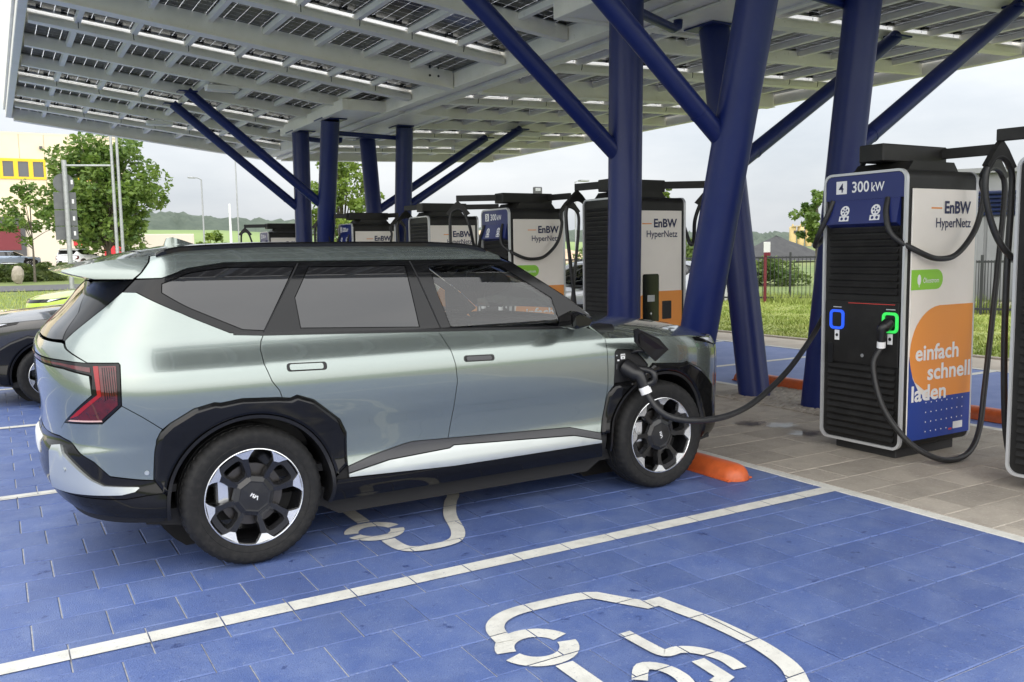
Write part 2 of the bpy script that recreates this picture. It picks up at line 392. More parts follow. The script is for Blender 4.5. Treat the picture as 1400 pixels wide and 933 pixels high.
# cobble patch round the post feet
m = MB()
for i in range(24):
    for j in range(11):
        x, y = 5.72+i*.062, 1.2+j*.062*2.2+(i % 2)*.03
        m.cbox((x+rng.normal(0,.004), y, .003), (.027, .058, .012), .006)
struct(m.build('cobble_patch', 'paver', isl), 'stuff')['label'] = 'small cobbles round the feet of the blue posts'
# far side bays
fp = struct(obj('far_pavement', MB().box(6.50, 9.9, -9, 24, -.05, -.004).mesh('far_pavement', 'tile_paint_far'))); fp['label'] = 'blue painted bays on the far side of the island'
e = obj('edge_line', tile_mesh(.09, 32, 'line_paint', t=.04), fp, (6.46, 7.5, 0)); e['label'] = 'white edge strip on the far side of the island'
m = MB()
for k in range(-3, 8):
    y = L0+2.45*k+.2; o = obj('bay_line', tile_mesh(3.35, .10, 'line_paint', t=.003), fp, (8.2, y, .003)); o['label'] = 'white line across the far blue bays'
o = obj('edge_line', tile_mesh(.10, 32, 'line_paint', t=.003), fp, (9.93, 7.5, .003)); o['label'] = 'white line along the outer edge of the far bays'
pt = struct(obj('path', MB().box(9.99, 11.0, -14, 40, -.05, .002).mesh('path', 'path_slab'))); pt['label'] = 'pale slab path beyond the far bays'
kb = struct(obj('path_kerb', MB().box(11.0, 11.1, -14, 40, -.05, .03, .01).mesh('path_kerb', 'path_slab'))); kb['label'] = 'low kerb between the pale path and the grass'
# lawn strip with blades
lawn = struct(obj('lawn', MB().box(11.1, 19.5, -14, 42, -.05, .0).mesh('lawn', 'turf'))); lawn['label'] = 'grass strip between the path and the metal fence'
def blades(name, n, region, hlo, hhi, mat, label, clump=.0, parent=None):
    x0, x1, y0, y1 = region; X = rng.uniform(x0, x1, n); Y = rng.uniform(y0, y1, n); A = rng.uniform(0, PI, n); Hh = rng.uniform(hlo, hhi, n)*(1+.7*np.sin(X*2.1+np.sin(Y*1.3)*2)*np.sin(Y*1.7))
    w = rng.uniform(.008, .022, n); lx = rng.normal(0, .35, n)*Hh; ly = rng.normal(0, .35, n)*Hh; Z = hgt(X, Y)*0+.0
    V = np.empty((n, 3, 3)); V[:,0] = np.stack([X-np.cos(A)*w, Y-np.sin(A)*w, Z], 1); V[:,1] = np.stack([X+np.cos(A)*w, Y+np.sin(A)*w, Z], 1); V[:,2] = np.stack([X+lx, Y+ly, Z+Hh], 1)
    me = bpy.data.meshes.new(name); me.from_pydata(V.reshape(-1, 3).tolist(), [], [(3*i, 3*i+1, 3*i+2) for i in range(n)]); me.materials.append(MATS[mat])
    o = struct(obj(name, me, parent), 'stuff'); o['label'] = label; return o
M('blade', (.25,.325,.062), .7, noise=[(.8,(.36,.40,.11),.4,.62,5)])
blades('grass', 60000, (11.12, 19.2, -2, 22), .02, .065, 'blade', 'short grass on the strip beyond the path')
blades('tall_grass', 22000, (18.4, 20.2, -2, 24), .08, .30, 'blade', 'taller rough grass along the metal fence')

# wheel stops
def wheel_stop(x, y, l, lab, rz=0):
    m = MB(); prof = [(.108,0),(.106,.028),(.094,.062),(.072,.088),(.040,.104),(0,.109)]; S = []
    for t, s in [(-l/2+.11-.11*math.sin(a), max(math.cos(a), .03)) for a in np.linspace(PI/2, 0, 7)]+[(l/2-.11+.11*math.sin(a), max(math.cos(a), .03)) for a in np.linspace(0, PI/2, 7)]:
        S.append([(sx*r*s, t, h*s) for sx, pr in ((-1, prof), (1, prof[-2::-1])) for r, h in pr])
    n = len(S[0]); m.add([p for s in S for p in s], [(i*n+j, i*n+j+1, (i+1)*n+j+1, (i+1)*n+j) for i in range(len(S)-1) for j in range(n-1)]+[tuple(range(n)), tuple((len(S)-1)*n+j for j in range(n))[::-1]])
    t = thing('wheel_stop', lab, 'wheel stop', (x, y, .001), rz, 'orange wheel stops')
    m.build('stop_body', 'orange_paint', t, 70)
    MB().cbox((0,0,.004), (.116, l/2-.04, .006), .003).build('base_plate', 'orange_paint', t)
wheel_stop(3.34, .75, 1.86, 'orange rubber wheel stop against the front tyre of the silver car')
wheel_stop(3.34, .75+2*BAY, 1.86, 'orange wheel stop behind the black car')
for k, lab in enumerate(('orange wheel stop seen behind the right hand charger', 'orange wheel stop right behind the two blue post feet', 'orange wheel stop seen left of the leaning blue post')):
    wheel_stop(6.82, (-.55, 2.35, 4.95)[k], (2.05, 2.2, 1.9)[k], lab)
# ------------------------------------------------------------------ solar canopy
def pv_material():
    """glass-glass module seen from below: dark cells, clear gaps that let the sky through"""
    m = bpy.data.materials.new('pv_cells'); m.use_nodes = True; N = m.node_tree.nodes; Lk = m.node_tree.links
    b = N['Principled BSDF']; b.inputs['Roughness'].default_value = .22; b.inputs['Specular IOR Level'].default_value = .3
    tcn = N.new('ShaderNodeTexCoord'); sep = N.new('ShaderNodeSeparateXYZ'); Lk.new(tcn.outputs['Object'], sep.inputs[0])
    def line(sock, pitch, width):
        a = N.new('ShaderNodeMath'); a.operation = 'DIVIDE'; a.inputs[1].default_value = pitch; Lk.new(sock, a.inputs[0])
        f = N.new('ShaderNodeMath'); f.operation = 'FRACT'; Lk.new(a.outputs[0], f.inputs[0])
        s = N.new('ShaderNodeMath'); s.operation = 'SUBTRACT'; s.inputs[1].default_value = .5; Lk.new(f.outputs[0], s.inputs[0])
        ab = N.new('ShaderNodeMath'); ab.operation = 'ABSOLUTE'; Lk.new(s.outputs[0], ab.inputs[0])
        g = N.new('ShaderNodeMath'); g.operation = 'GREATER_THAN'; g.inputs[1].default_value = .5-width/pitch/2; Lk.new(ab.outputs[0], g.inputs[0]); return g.outputs[0]
    def mx(a, b_):
        q = N.new('ShaderNodeMath'); q.operation = 'MAXIMUM'; Lk.new(a, q.inputs[0]); Lk.new(b_, q.inputs[1]); return q.outputs[0]
    g = mx(line(sep.outputs[0], .1625, .007), line(sep.outputs[1], .168, .005))
    fine = line(sep.outputs[1], .028, .003)
    mixc = N.new('ShaderNodeMix'); mixc.data_type = 'RGBA'; mixc.inputs[6].default_value = (.009,.009,.012,1); mixc.inputs[7].default_value = (.035,.035,.04,1); Lk.new(fine, mixc.inputs[0]); Lk.new(mixc.outputs[2], b.inputs['Base Color'])
    tr = N.new('ShaderNodeBsdfTranslucent'); tr.inputs[0].default_value = (.85,.87,.9,1); ms = N.new('ShaderNodeMixShader')
    tp = N.new('ShaderNodeBsdfTransparent'); ms2 = N.new('ShaderNodeMixShader'); ms2.inputs[0].default_value = .55; Lk.new(tr.outputs[0], ms2.inputs[1]); Lk.new(tp.outputs[0], ms2.inputs[2])
    Lk.new(g, ms.inputs[0]); Lk.new(b.outputs[0], ms.inputs[1]); Lk.new(ms2.outputs[0], ms.inputs[2]); Lk.new(ms.outputs[0], N['Material Output'].inputs[0]); MATS['pv_cells'] = m
pv_material()
M('pv_frame', (.55,.55,.55), .4, metal=.6)
CX, SL, SR = 5.25, .119, .03            # spine axis, slopes of the two wings
XL, XRR = -.49, 11.7                    # eaves
ZS = 4.10                               # soffit height
zl = lambda x: ZS+SL*(5.2-x)
zr = lambda x: ZS+SR*(x-5.3)
RY = [18.35-1.54*i for i in range(15)]
can = thing('solar_canopy', 'white steel solar canopy on blue posts roofing the charging bays', 'canopy', (CX, 7, 0))
def cp(mb, name, mat, smooth=None, parent=None):
    o = mb.build(name, mat, parent or can, smooth)
    if parent is None: o.location = (-CX, -7, 0)
    return o
def slope_beam(x0, x1, zf, y0, y1, dz0, dz1, name, mat='white_steel', flange=0):
    m = MB(); V = []
    for x in (x0, x1):
        for y in (y0, y1):
            for d in (dz0, dz1): V.append((x, y, zf(x)+d))
    m.add(V, [(0,1,3,2),(4,6,7,5),(0,4,5,1),(2,3,7,6),(0,2,6,4),(1,5,7,3)])
    if flange:
        V = []
        for x in (x0, x1):
            for y in (y0-flange, y1+flange):
                for d in (dz0-.012, dz0+.002): V.append((x, y, zf(x)+d))
        m.add(V, [(0,1,3,2),(4,6,7,5),(0,4,5,1),(2,3,7,6),(0,2,6,4),(1,5,7,3)])
    return cp(m, name, mat)
BRIGHT = {1, 3, 6, 8, 10, 12, 14}
for i, y in enumerate(RY):
    big = i in (7, 14, 0); w = .075 if big else .055; d = .235 if big else .165
    for x0, x1, zf in ((XL, 5.0, zl), (5.5, XRR, zr)):
        if i in BRIGHT:       # hollow section with a rounded look under the open joint
            m = MB(); n = 10; V = []
            for x in (x0, x1):
                for k in range(n):
                    a = PI*k/(n-1); V.append((x, y-.085*math.cos(a), zf(x)+.06+.085*math.sin(a)))
                V += [(x, y+.085, zf(x)+.005), (x, y-.085, zf(x)+.005)]
            q = n+2; m.add(V, [(j, (j+1) % q, q+(j+1) % q, q+j) for j in range(q)]+[tuple(range(q))[::-1], tuple(range(q, 2*q))]); cp(m, 'rafter', 'white_steel', 40)
        else: slope_beam(x0, x1, zf, y-w, y+w, 0 if not big else -.06, d-.0, 'rafter', flange=.03 if big else 0)
# cross members, modules, wire loops
nx_l = [.10+.708*i for i in range(-1, 7)]; nx_l[0] = XL-.02
cols_l = list(zip(nx_l, nx_l[1:]+[5.02]))
nx_r = [5.52+.6867*i for i in range(10)]; cols_r = list(zip(nx_r, nx_r[1:]))
pvm = {}
def pv_mesh(w, d):
    k = (round(w, 3), round(d, 3))
    if k not in pvm:
        pvm[k] = MB().box(0, w, 0, d, 0, .008).mesh('solar_panel', 'pv_cells')
        o = rrect(0, w, 0, d, .001, 1); i = rrect(.014, w-.014, .014, d-.014, .001, 1)
        pvm[k, 'f'] = MB().ring(o, i, -.022, .014, 'z').mesh('panel_frame', 'pv_frame')
        pvm[k, 'j'] = [MB().box(w*a, w*(a+.12), d-.10, d-.03, -.03, -.002).mesh('junction_box', 'black_plastic') for a in (.18, .68)]
    return k
ng = {}
loop_mesh = MB().tube([(0.055*math.sin(a), 0, -.085*math.cos(a)-.02) for a in np.linspace(.7, 2*PI-.7, 14)], .006, 5).mesh('wire_loop', 'black_plastic', 60)
for i in range(len(RY)-1):
    ya, yb = RY[i+1], RY[i]
    for side, cols, zf, sl in (('l', cols_l, zl, -SL), ('r', cols_r, zr, SR)):
        for c, (xa, xb) in enumerate(cols):
            g0 = .055 if (i+1) in BRIGHT else .012; g1 = .055 if i in BRIGHT else .012
            w, d = xb-xa-.016, yb-ya-g0-g1; k = pv_mesh(w, d); tilt = math.atan(sl)
            p = obj('solar_panel', pvm[k], can, (xa+.008-CX, ya+g0-7, zf(xa)+.185), (0, -tilt, 0))
            obj('panel_frame', pvm[k, 'f'], p); 
            
            if i in BRIGHT:
                for q in pvm[k, 'j']: obj('junction_box', q, p)
            if c > 0:
                L = yb-ya-.10; kk = round(L, 2)
                if kk not in ng:
                    ng[kk] = MB().prism([(-.035,.0),(.035,.0),(.045,.065),(-.045,.065)], 0, L, 'y').mesh('cross_member', 'white_steel')
                obj('cross_member', ng[kk], can, (xa-CX, ya+.05-7, zf(xa)+.092))
                if i+1 in BRIGHT or (i in BRIGHT and i < 9):
                    yy = (ya+.11) if i+1 in BRIGHT else (yb-.11)
                    obj('wire_loop', loop_mesh, can, (xa-CX, yy-7, zf(xa)+.10), (0, 0, PI/2 if c % 2 else 1.2))
# fascias
YA, YB = RY[-1]-.12, RY[0]+.06
m = MB(); m.box(XL-.15, XL-.03, YA, YB, zl(XL)-.0, zl(XL)+.27, .01); cp(m, 'eave_fascia', 'white_steel')
m = MB(); m.box(XL-.19, XL-.151, YA, YB, zl(XL)+.16, zl(XL)+.30, .005); cp(m, 'gutter_trim', 'white_steel')
m = MB(); m.box(XRR+.02, XRR+.14, YA, YB, zr(XRR)-.02, zr(XRR)+.27, .01); cp(m, 'eave_fascia', 'white_steel')
for y in (YA-.03, YB+.032):
    slope_beam(XL-.15, 5.0, zl, y-.03, y+.03, -.01, .25, 'end_fascia'); slope_beam(5.5, XRR+.14, zr, y-.03, y+.03, -.01, .25, 'end_fascia')
# spine: box girder, wide heads over the post groups
m = MB(); m.box(5.02, 5.14, YA, YB, ZS, ZS+.34, .008); cp(m, 'spine_web', 'white_steel')
m = MB(); m.box(5.38, 5.50, YA, YB, ZS, ZS+.34, .008); cp(m, 'spine_web', 'white_steel')
m = MB(); m.box(5.10, 5.42, YA, YB, ZS+.03, ZS+.06); cp(m, 'soffit_plate', 'white_steel')
m = MB(); m.box(5.0, 5.16, YA, YB, ZS-.03, ZS-.004); m.box(5.36, 5.52, YA, YB, ZS-.03, ZS-.004); cp(m, 'bottom_flange', 'white_steel')
m = MB(); m.box(4.9, 5.6, YA+.02, YB-.02, ZS+.345, ZS+.375); cp(m, 'gutter_cover', 'white_steel')
for y0, y1 in ((-.2, 3.55), (10.15, 13.95)):
    m = MB(); m.box(4.22, 4.32, y0, y1, ZS-.02, ZS+.17, .006); m.box(6.18, 6.28, y0, y1, ZS-.02, ZS+.17, .006)
    m.box(4.32, 6.18, y0, y0+.10, ZS-.018, ZS+.17, .006); m.box(4.32, 6.18, y1-.10, y1, ZS-.018, ZS+.17, .006); cp(m, 'head_frame', 'white_steel')
    m = MB(); m.box(4.30, 6.20, y0+.06, y1-.06, ZS+.006, ZS+.028); cp(m, 'head_plate', 'white_steel')
# posts and braces
def tube_part(a, b, r, name, mat='blue_steel', parent=None, n=28): return cp(MB().tube([a, b], r, n), name, mat, 40)
def post(x, yb, yt, r=.17):
    tube_part((x, yb, -.02), (x, yt, ZS-.02), r, 'post')
    cp(MB().cbox((x, yt, ZS-.008), (.24, .24, .010), .003), 'head_flange', 'blue_steel')
for dy in (0, 10.72):
    post(4.45, 2.66+dy, 2.58+dy); post(4.45, 1.74+dy, .74+dy); post(6.08, 2.41+dy, 3.09+dy); post(6.08, 1.54+dy, 1.08+dy)
    for x0, y0, x1, y1 in ((4.45, 2.62, 2.02, 2.62), (4.45, 1.16, 2.02, 1.16), (6.08, 2.80, 8.85, 2.80), (6.08, 1.26, 8.85, 1.26)):
        z1 = (zl if x1 < 5 else zr)(x1)
        tube_part((x0, y0+dy, 2.50), (x1, y1+dy, z1+.02), .085, 'brace', n=20)
        cp(MB().cbox((x1, y1+dy, z1+.01), (.16, .12, .012), .003), 'brace_plate', 'blue_steel')
        sx = -1 if x1 < 5 else 1; dv = (Vector((x1, y1+dy, z1))-Vector((x0, y0+dy, 2.5))).normalized(); p = Vector((x0, y0+dy, 2.5))+dv*.42
        cp(MB().tube([p-dv*.012, p+dv*.012], .0885, 20), 'brace_sleeve', 'blue_steel', 40)
    # rainwater pipes between the post heads
    cp(MB().tube([(4.5, 2.5+dy, ZS-.14), (5.30, 2.88+dy, ZS-.14), (5.40, 2.92+dy, ZS-.10), (5.42, 2.93+dy, ZS+.01)], .05, 12), 'drain_pipe', 'blue_steel', 60)
    cp(MB().tube([(4.5, 1.0+dy, ZS-.20), (6.0, 1.25+dy, ZS-.20)], .045, 12), 'drain_pipe', 'blue_steel', 60)
# white luminaires under the wings
for x, y, zf in ((2.35, 10.72, zl), (2.1, 15.4, zl), (9.0, 15.0, zr), (9.2, 12.2, zr), (2.3, 4.5, zl)):
    l = MB(); l.cbox((x, y, zf(x)-.06), (.26, .10, .045), .015); o = cp(l, 'lamp', 'lamp_white'); 
    d = MB(); d.box(x-.16, x+.16, y-.05, y+.05, zf(x)-.112, zf(x)-.106); dd = d.build('lamp_lens', 'charger_white', o)
# bolts at the big rafter foot
m = MB()
for y in (RY[7], RY[0]):
    for a in (0, .14):
        for b in (.08, .20): m.tube([(4.62+a, y-.082, zl(4.6)+b-.03), (4.62+a, y-.072, zl(4.6)+b-.03)], .018, 8)
cp(m, 'bolts', 'black_plastic')
CABLE_TO_CAR = [(5.26,.60,1.32),(4.958,.505,1.089),(4.696,.414,.906),(4.27,.233,.721),(3.908,.08,.61),(3.521,-.078,.526),(3.19,-.201,.496),(2.953,-.24,.493),(2.76,-.242,.51),(2.634,-.207,.543),(2.572,-.171,.592),(2.542,-.134,.648),(2.520,-.112,.695)]
PUDDLES = [(5.03,1.06,.26,.24,.3),(4.93,.68,.20,.24,.2),(4.86,1.28,.18,.16,0)]
# ------------------------------------------------------------------ fast chargers (local frame: front looks to -x, origin at the base centre)
FX = -.425                                # front plane
slat = MB().prism([(0,-.020),(-.018,-.017),(-.022,-.010),(-.006,.018),(0,.020)], -.31, .31, 'y').mesh('louvre_slat', 'charger_dark')
def charger(num, loc, rz, label, arm_a, arm_b, cab_a, cab_b, plug_a=True, plug_b=True, group='fast chargers in a row'):
    """arm_a / cab_a: right hand arm tip and cable (local -y side); arm_b / cab_b: left hand (+y side)"""
    t = thing('fast_charger', label, 'charger', loc, rz, group)
    shell = rrect(-.37, .37, .085, 2.19, .07)
    MB().prism(shell, FX+.004, .415, 'x').build('cabinet', 'charger_dark', t, 40)
    MB().box(FX+.07, .36, -.28, .28, 0, .084, .006).build('plinth', 'black_matt', t)
    for sg in (-1, 1):
        y0, y1 = sorted((sg*.3705, sg*.382)); sp = MB().box(FX+.05, .40, y0, y1, .15, 2.045, .003).build('side_panel', 'charger_white', t)
        yy = sg*.3835; X = lambda a: (FX+a) if sg < 0 else (FX+.87-a); xd = (1 if sg < 0 else -1, 0, 0)
        def flat(poly, mat, name, off=0): 
            return MB().prism([(X(a), b) for a, b in poly], min(yy, yy+sg*(.0006+off)), max(yy, yy+sg*(.0006+off)), 'y').build(name, mat, sp)
        def txt(s, a, z, w, h, mat, bold=.0): return lettering(s, w, h, mat, sp, (X(a), yy+sg*.0022, z), xd, (0,0,1), bold=bold)
        flat([(.265,1.898),(.395,1.898),(.395,1.909),(.265,1.909)], 'print_orange', 'logo_bar')
        txt('EnBW', .425, 1.862, .325, .095, 'print_navy', .030); txt('HyperNetz', .325, 1.735, .43, .095, 'print_navy', .008)
        flat([(.052,.15),(.822,.15),(.822,.47),(.40,.47),(.30,.47),(.052,.47)], 'print_blue', 'blue_print')
        blob = [(.822,.463),(.822,1.17),(.40,1.17)]+[(.42+.36*math.cos(a), .81+.36*math.sin(a)) for a in np.linspace(PI*.52, PI*1.20, 16)]+[(.24,.53),(.33,.475),(.40,.463)]
        flat(blob, 'print_orange', 'orange_print', .0005)
        # blue sliver left of the orange shape
        flat([(.052,.47),(.25,.4705),(.17,.53),(.10,.63),(.065,.74),(.052,.80)], 'print_blue', 'blue_print', .0002)
        if sg < 0:
            txt('einfach', .125, .755, .53, .125, 'print_white', .024); txt('schnell', .275, .60, .535, .125, 'print_white', .024); txt('laden', .09, .445, .42, .125, 'print_white', .024)
            gp = [(.052,1.295),(.355,1.295)]+[(.355+.075*math.cos(a), 1.37+.075*math.sin(a)) for a in np.linspace(-PI/2, PI/2, 10)]+[(.052,1.445)]
            flat(gp, 'print_green', 'green_tag'); txt('Ökostrom', .19, 1.345, .19, .045, 'print_white', .01)
            leaf = [(.145+.022*math.sin(a), 1.37+.04*math.cos(a)) for a in np.linspace(0, 2*PI, 12)[:-1]]; flat(leaf, 'print_white', 'leaf_mark', .0006); flat([(.142,1.315),(.148,1.315),(.148,1.38),(.142,1.38)], 'print_white', 'leaf_mark', .0008)
            flat([(.615,.19),(.735,.19),(.735,.245),(.615,.245)], 'print_white', 'data_label', .0004); flat([(.56,.185),(.60,.185),(.60,.20),(.56,.20)], 'print_red', 'data_label', .0004)
            dm = MB()
            for i in range(8):
                for j in range(4):
                    a, b = .27+i*.065, .205+j*.075
                    if .56 < a < .75 and b < .26: continue
                    dm.prism([(X(a)+.006*math.cos(q), b+.006*math.sin(q)) for q in np.linspace(0, 2*PI, 7)[:-1]], yy-.0008, yy, 'y')
            dm.build('dot_print', 'print_white', sp)
        else:
            MB().prism(rrect(FX+.38, FX+.60, .78, 1.36, .025), .383, .391, 'y').build('terminal', 'screen_glass', t)
            MB().box(FX+.44, FX+.54, .3912, .392, 1.06, 1.13).build('terminal_display', 'galvanised', t); MB().prism([(FX+.49+.012*math.cos(q), .93+.012*math.sin(q)) for q in np.linspace(0, 2*PI, 9)[:-1]], .3912, .3925, 'y').build('terminal_button', 'print_white', t)
            MB().prism(rrect(FX+.20, FX+.33, .86, 1.06, .01), .384, .3875, 'y').build('card_slot', 'black_matt', t)
    def outline(i): return rrect(-.37+i, .37-i, .085+i, 2.19-i, .07-i*.8)
    MB().ring(outline(-.004), outline(.015), FX-.018, FX+.012, 'x').build('front_frame', 'charger_frame', t, 40)
    MB().ring(outline(-.004), outline(.015), .403, .433, 'x').build('rear_frame', 'charger_frame', t, 40)
    hd = [p for p in rrect(-.352, .352, 1.985, 2.172, .06, corners=(0,0,1,1))]
    h = MB().prism(hd, FX-.015, FX+.003, 'x').build('header', 'charger_blue', t, 40)
    fl = FX-.0165; 
    MB().box(fl, fl+.001, .155, .255, 2.035, 2.135).build('number_plate', 'print_white', h); lettering(num, .045, .07, 'print_navy', h, (fl-.0015, .230, 2.048), (0,-1,0), (0,0,1), bold=.012)
    lettering('300', .155, .085, 'print_white', h, (fl-.001, .105, 2.04), (0,-1,0), (0,0,1), bold=.016); lettering('kW', .115, .068, 'print_white', h, (fl-.001, -.07, 2.04), (0,-1,0), (0,0,1), bold=.016)
    # sloping connector panel under the header
    dp = MB(); dp.prism([(FX-.012,1.985),(FX+.0,1.985),(FX+.0,1.775),(FX-.052,1.80)], -.32, .32, 'y').build('connector_panel', 'charger_blue', t)
    for yy in (.155, -.125):
        ic = MB(); xq = lambda z: FX-.0135-(1.985-z)*.216
        def disc(cy, cz, r, m_, o): m_.add([(xq(cz+r*math.sin(q))-o, cy+r*math.cos(q), cz+r*math.sin(q)) for q in np.linspace(0, 2*PI, 15)[:-1]], [tuple(range(14))])
        disc(yy, 1.90, .042, ic, .0); ic.add([(xq(z)-.0, yy+s, z) for s, z in ((-.045,1.822),(.045,1.822),(.045,1.862),(-.045,1.862))], [(0,1,2,3)]); ii = ic.build('connector_icon', 'print_white', t)
        pn = MB()
        for q in range(5): disc(yy+.022*math.cos(q*1.257+.3), 1.90+.022*math.sin(q*1.257+.3), .008, pn, .0012)
        disc(yy, 1.90, .008, pn, .0012); disc(yy-.02, 1.842, .012, pn, .0012); disc(yy+.02, 1.842, .012, pn, .0012); pn.build('icon_pins', 'charger_blue', ii)
    for i in range(10): obj('louvre_slat', slat, t, (FX+.004, 0, 1.745-i*.0525))
    for i in range(11): obj('louvre_slat', slat, t, (FX+.004, 0, .675-i*.0525))
    for i in range(37): obj('louvre_slat', slat, t, (.411, 0, 2.07-i*.0525), (0, 0, PI))
    MB().box(FX-.012, FX+.003, -.335, .335, .71, 1.205, .004).build('socket_panel', 'charger_dark', t)
    MB().box(FX-.0135, FX-.0122, -.30, .12, 1.183, 1.188).build('seam_line', 'print_red', t)
    MB().prism(rrect(.255, .305, .70, .86, .012), FX-.0185, FX-.0125, 'x').build('panel_grip', 'black_plastic', t, 40)
    MB().lathe([(0,0),(.014,0),(.014,.004),(0,.004)], 12, (FX-.016, -.02, .78), 'x').build('panel_lock', 'galvanised', t, 40)
    for yy, led in ((.222, 'led_blue'), (-.265, 'led_green')):
        o, i_ = rrect(yy-.068, yy+.068, .972, 1.128, .035), rrect(yy-.048, yy+.048, .992, 1.108, .02)
        s = MB().prism(i_, FX-.014, FX-.011, 'x').build('socket', 'black_plastic', t)
        MB().ring(o, i_, FX-.024, FX-.010, 'x').build('socket_ring', led, s, 40)
        MB().box(FX-.0150, FX-.0125, yy-.022, yy+.022, .885, .965).build('socket_tag', 'print_white', t); MB().lathe([(0,0),(.013,0),(.013,.001),(0,.001)], 10, (FX-.0165, yy, .925), 'x').build('tag_icon', 'black_plastic', t)
        MB().box(FX-.0150, FX-.0125, yy-.04, yy+.04, 1.145, 1.152).build('socket_caption', 'charger_frame', t)
    # roof gear
    MB().prism([(-.26,2.191),(.36,2.191),(.30,2.265),(-.20,2.265)], -.25, .25, 'y').build('roof_block', 'charger_dark', t)
    MB().box(-.38, .40, -.12, .10, 2.267, 2.40, .008).build('cable_tray', 'charger_dark', t)
    for tip, root, cab, plugged, sy in ((arm_a, (.34, -.06, 2.345), cab_a, plug_a, -1), (arm_b, (-.34, .06, 2.345), cab_b, plug_b, 1)):
        a, b = Vector(root), Vector(tip); d = (b-a); L = d.length; R = d.to_track_quat('X', 'Z').to_matrix()
        MB().cbox((a+b)/2, (L/2+.02, .022, .04), .005, R).build('cable_arm', 'charger_dark', t)
        q = Vector(cab[0][2]); hm = MB(); n = Vector(cab[0][1]).normalized(); w = Vector((0,0,1)).cross(n)   # yoke in the vertical plane along n
        def Y(s, z, o): return tuple(b+n*s+Vector((0,0,z))+w*o)
        tri = [(0,-.03),(.07,-.09),(.165,-.20),(.125,-.225),(.07,-.165),(0,-.145),(-.07,-.165),(-.125,-.225),(-.165,-.20),(-.07,-.09)]
        hm.add([Y(s, z, o) for o in (-.02, .02) for s, z in tri], [tuple(range(10))[::-1], tuple(range(10, 20))]+[(i, (i+1) % 10, 10+(i+1) % 10, 10+i) for i in range(10)]); hm.build('cable_hanger', 'charger_dark', t)
        pts = spline(cab[1], 7); MB().tube(pts, .0215, 10).build('charging_cable', 'cable_rubber', t, 60)
        if plugged: plug(t, (FX-.02, -.265 if sy < 0 else .222, 1.05), cab[1][-1])
    return t
def plug(parent, sock, end, world=False):
    K_ = 1.2 if world else 1.0
    a, e = Vector(sock), Vector(end)
    up = Vector((0,0,1))
    m = MB(); mid = a.lerp(e, .45)+Vector((-.045, 0, .045)) if not world else a.lerp(e, .5)+Vector((.01,-.03,.03))
    m.tube(spline([a, a.lerp(mid, .6), mid, mid.lerp(e, .55), e], 4), [K_*v for v in (.048,.048,.047,.046,.045,.044,.042,.040,.036,.034,.033,.032,.031,.030,.029,.028,.027)], 12); p = m.build('charging_plug', 'black_plastic', parent, 50)
    d = (e-mid).normalized(); MB().tube([e-d*.052, e-d*.004], .0315*K_, 14).build('cable_tag', 'print_white', parent, 50)
    # handle bow
    s = d.cross(up).normalized(); k = s.cross(d).normalized()
    MB().tube(spline([a.lerp(mid, .35)+k*.035, mid+k*.085, mid.lerp(e, .5)+k*.075, e-d*.06+k*.02], 4), .018*K_, 8).build('plug_grip', 'black_plastic', parent, 50)
def std_right(tip, end=(-.50,-.235,.86), flip=False):
    x, y, z = tip; n = (1, 0, 0)
    if flip: return ((tip, n, tip), [(FX-.01,-.215,1.985),(FX-.055,-.235,1.86),(FX-.06,-.30,1.70),(-.33,-.43,1.57),(-.05,-.45,1.50),(.25,-.46,1.52),(x+.02,-.48,1.66),(x+.13,y,1.90),(x+.145,y,2.10),(x+.06,y,z-.150),(x-.05,y,z-.150),(x-.14,y,z-.235),(x-.15,y,1.9),(x-.13,y,1.4),(x-.16,y-.01,.8),(x-.25,y-.03,.3),(x-.40,y-.05,.06),(-.15,-.52,.03),(-.42,-.45,.14),(-.55,-.30,.45),(-.555,-.215,.72),end])
    return ((tip, n, tip), [(FX-.01,-.215,1.985),(FX-.055,-.235,1.86),(FX-.06,-.30,1.70),(-.33,-.43,1.57),(-.15,-.455,1.525),(.05,-.465,1.56),(.24,-.48,1.74),(.30,y,1.98),(x-.15,y,2.10),(x-.06,y,z-.150),(x+.05,y,z-.150),(x+.14,y,z-.235),(x+.145,y,1.9),(x+.09,y-.005,1.45),(x+.03,y-.01,1.0),(x-.05,y-.02,.5),(x-.14,y-.05,.22),(x-.30,y-.09,.075),(x-.50,y-.11,.028),(-.28,-.575,.05),(-.45,-.46,.17),(-.555,-.31,.42),(-.555,-.215,.72),end])
def std_left(tip, end=(-.50,.24,.86)):
    x, y, z = tip; n = Vector((x+.34, y-.06, 0)).normalized(); b = Vector(tip)
    P = [(FX-.01,.285,1.985),(FX-.05,.32,1.85),(FX-.06,.40,1.68),tuple((b-n*.28)+Vector((0,.16,-.62))),tuple(b-n*.16+Vector((0,0,-.40))),tuple(b-n*.10+Vector((0,0,-.22))),tuple(b-n*.04+Vector((0,0,-.145))),tuple(b+n*.04+Vector((0,0,-.145))),tuple(b+n*.10+Vector((0,0,-.22))),tuple(b+n*.11+Vector((0,0,-.5))),tuple(b+n*.10+Vector((0,0,-1.1))),tuple(b+n*.02+Vector((0,0,-1.9))),tuple(b+n*(-.08)+Vector((0,-.05,-2.25))),(FX-.30,.42,.05),(FX-.20,.27,.30),(FX-.14,.225,.60),end]
    return ((tip, tuple(n), tip), P)
CHX = 5.13
TIPA = (.42, -.50, 2.345); TIPB = (-.80, .36, 2.345)
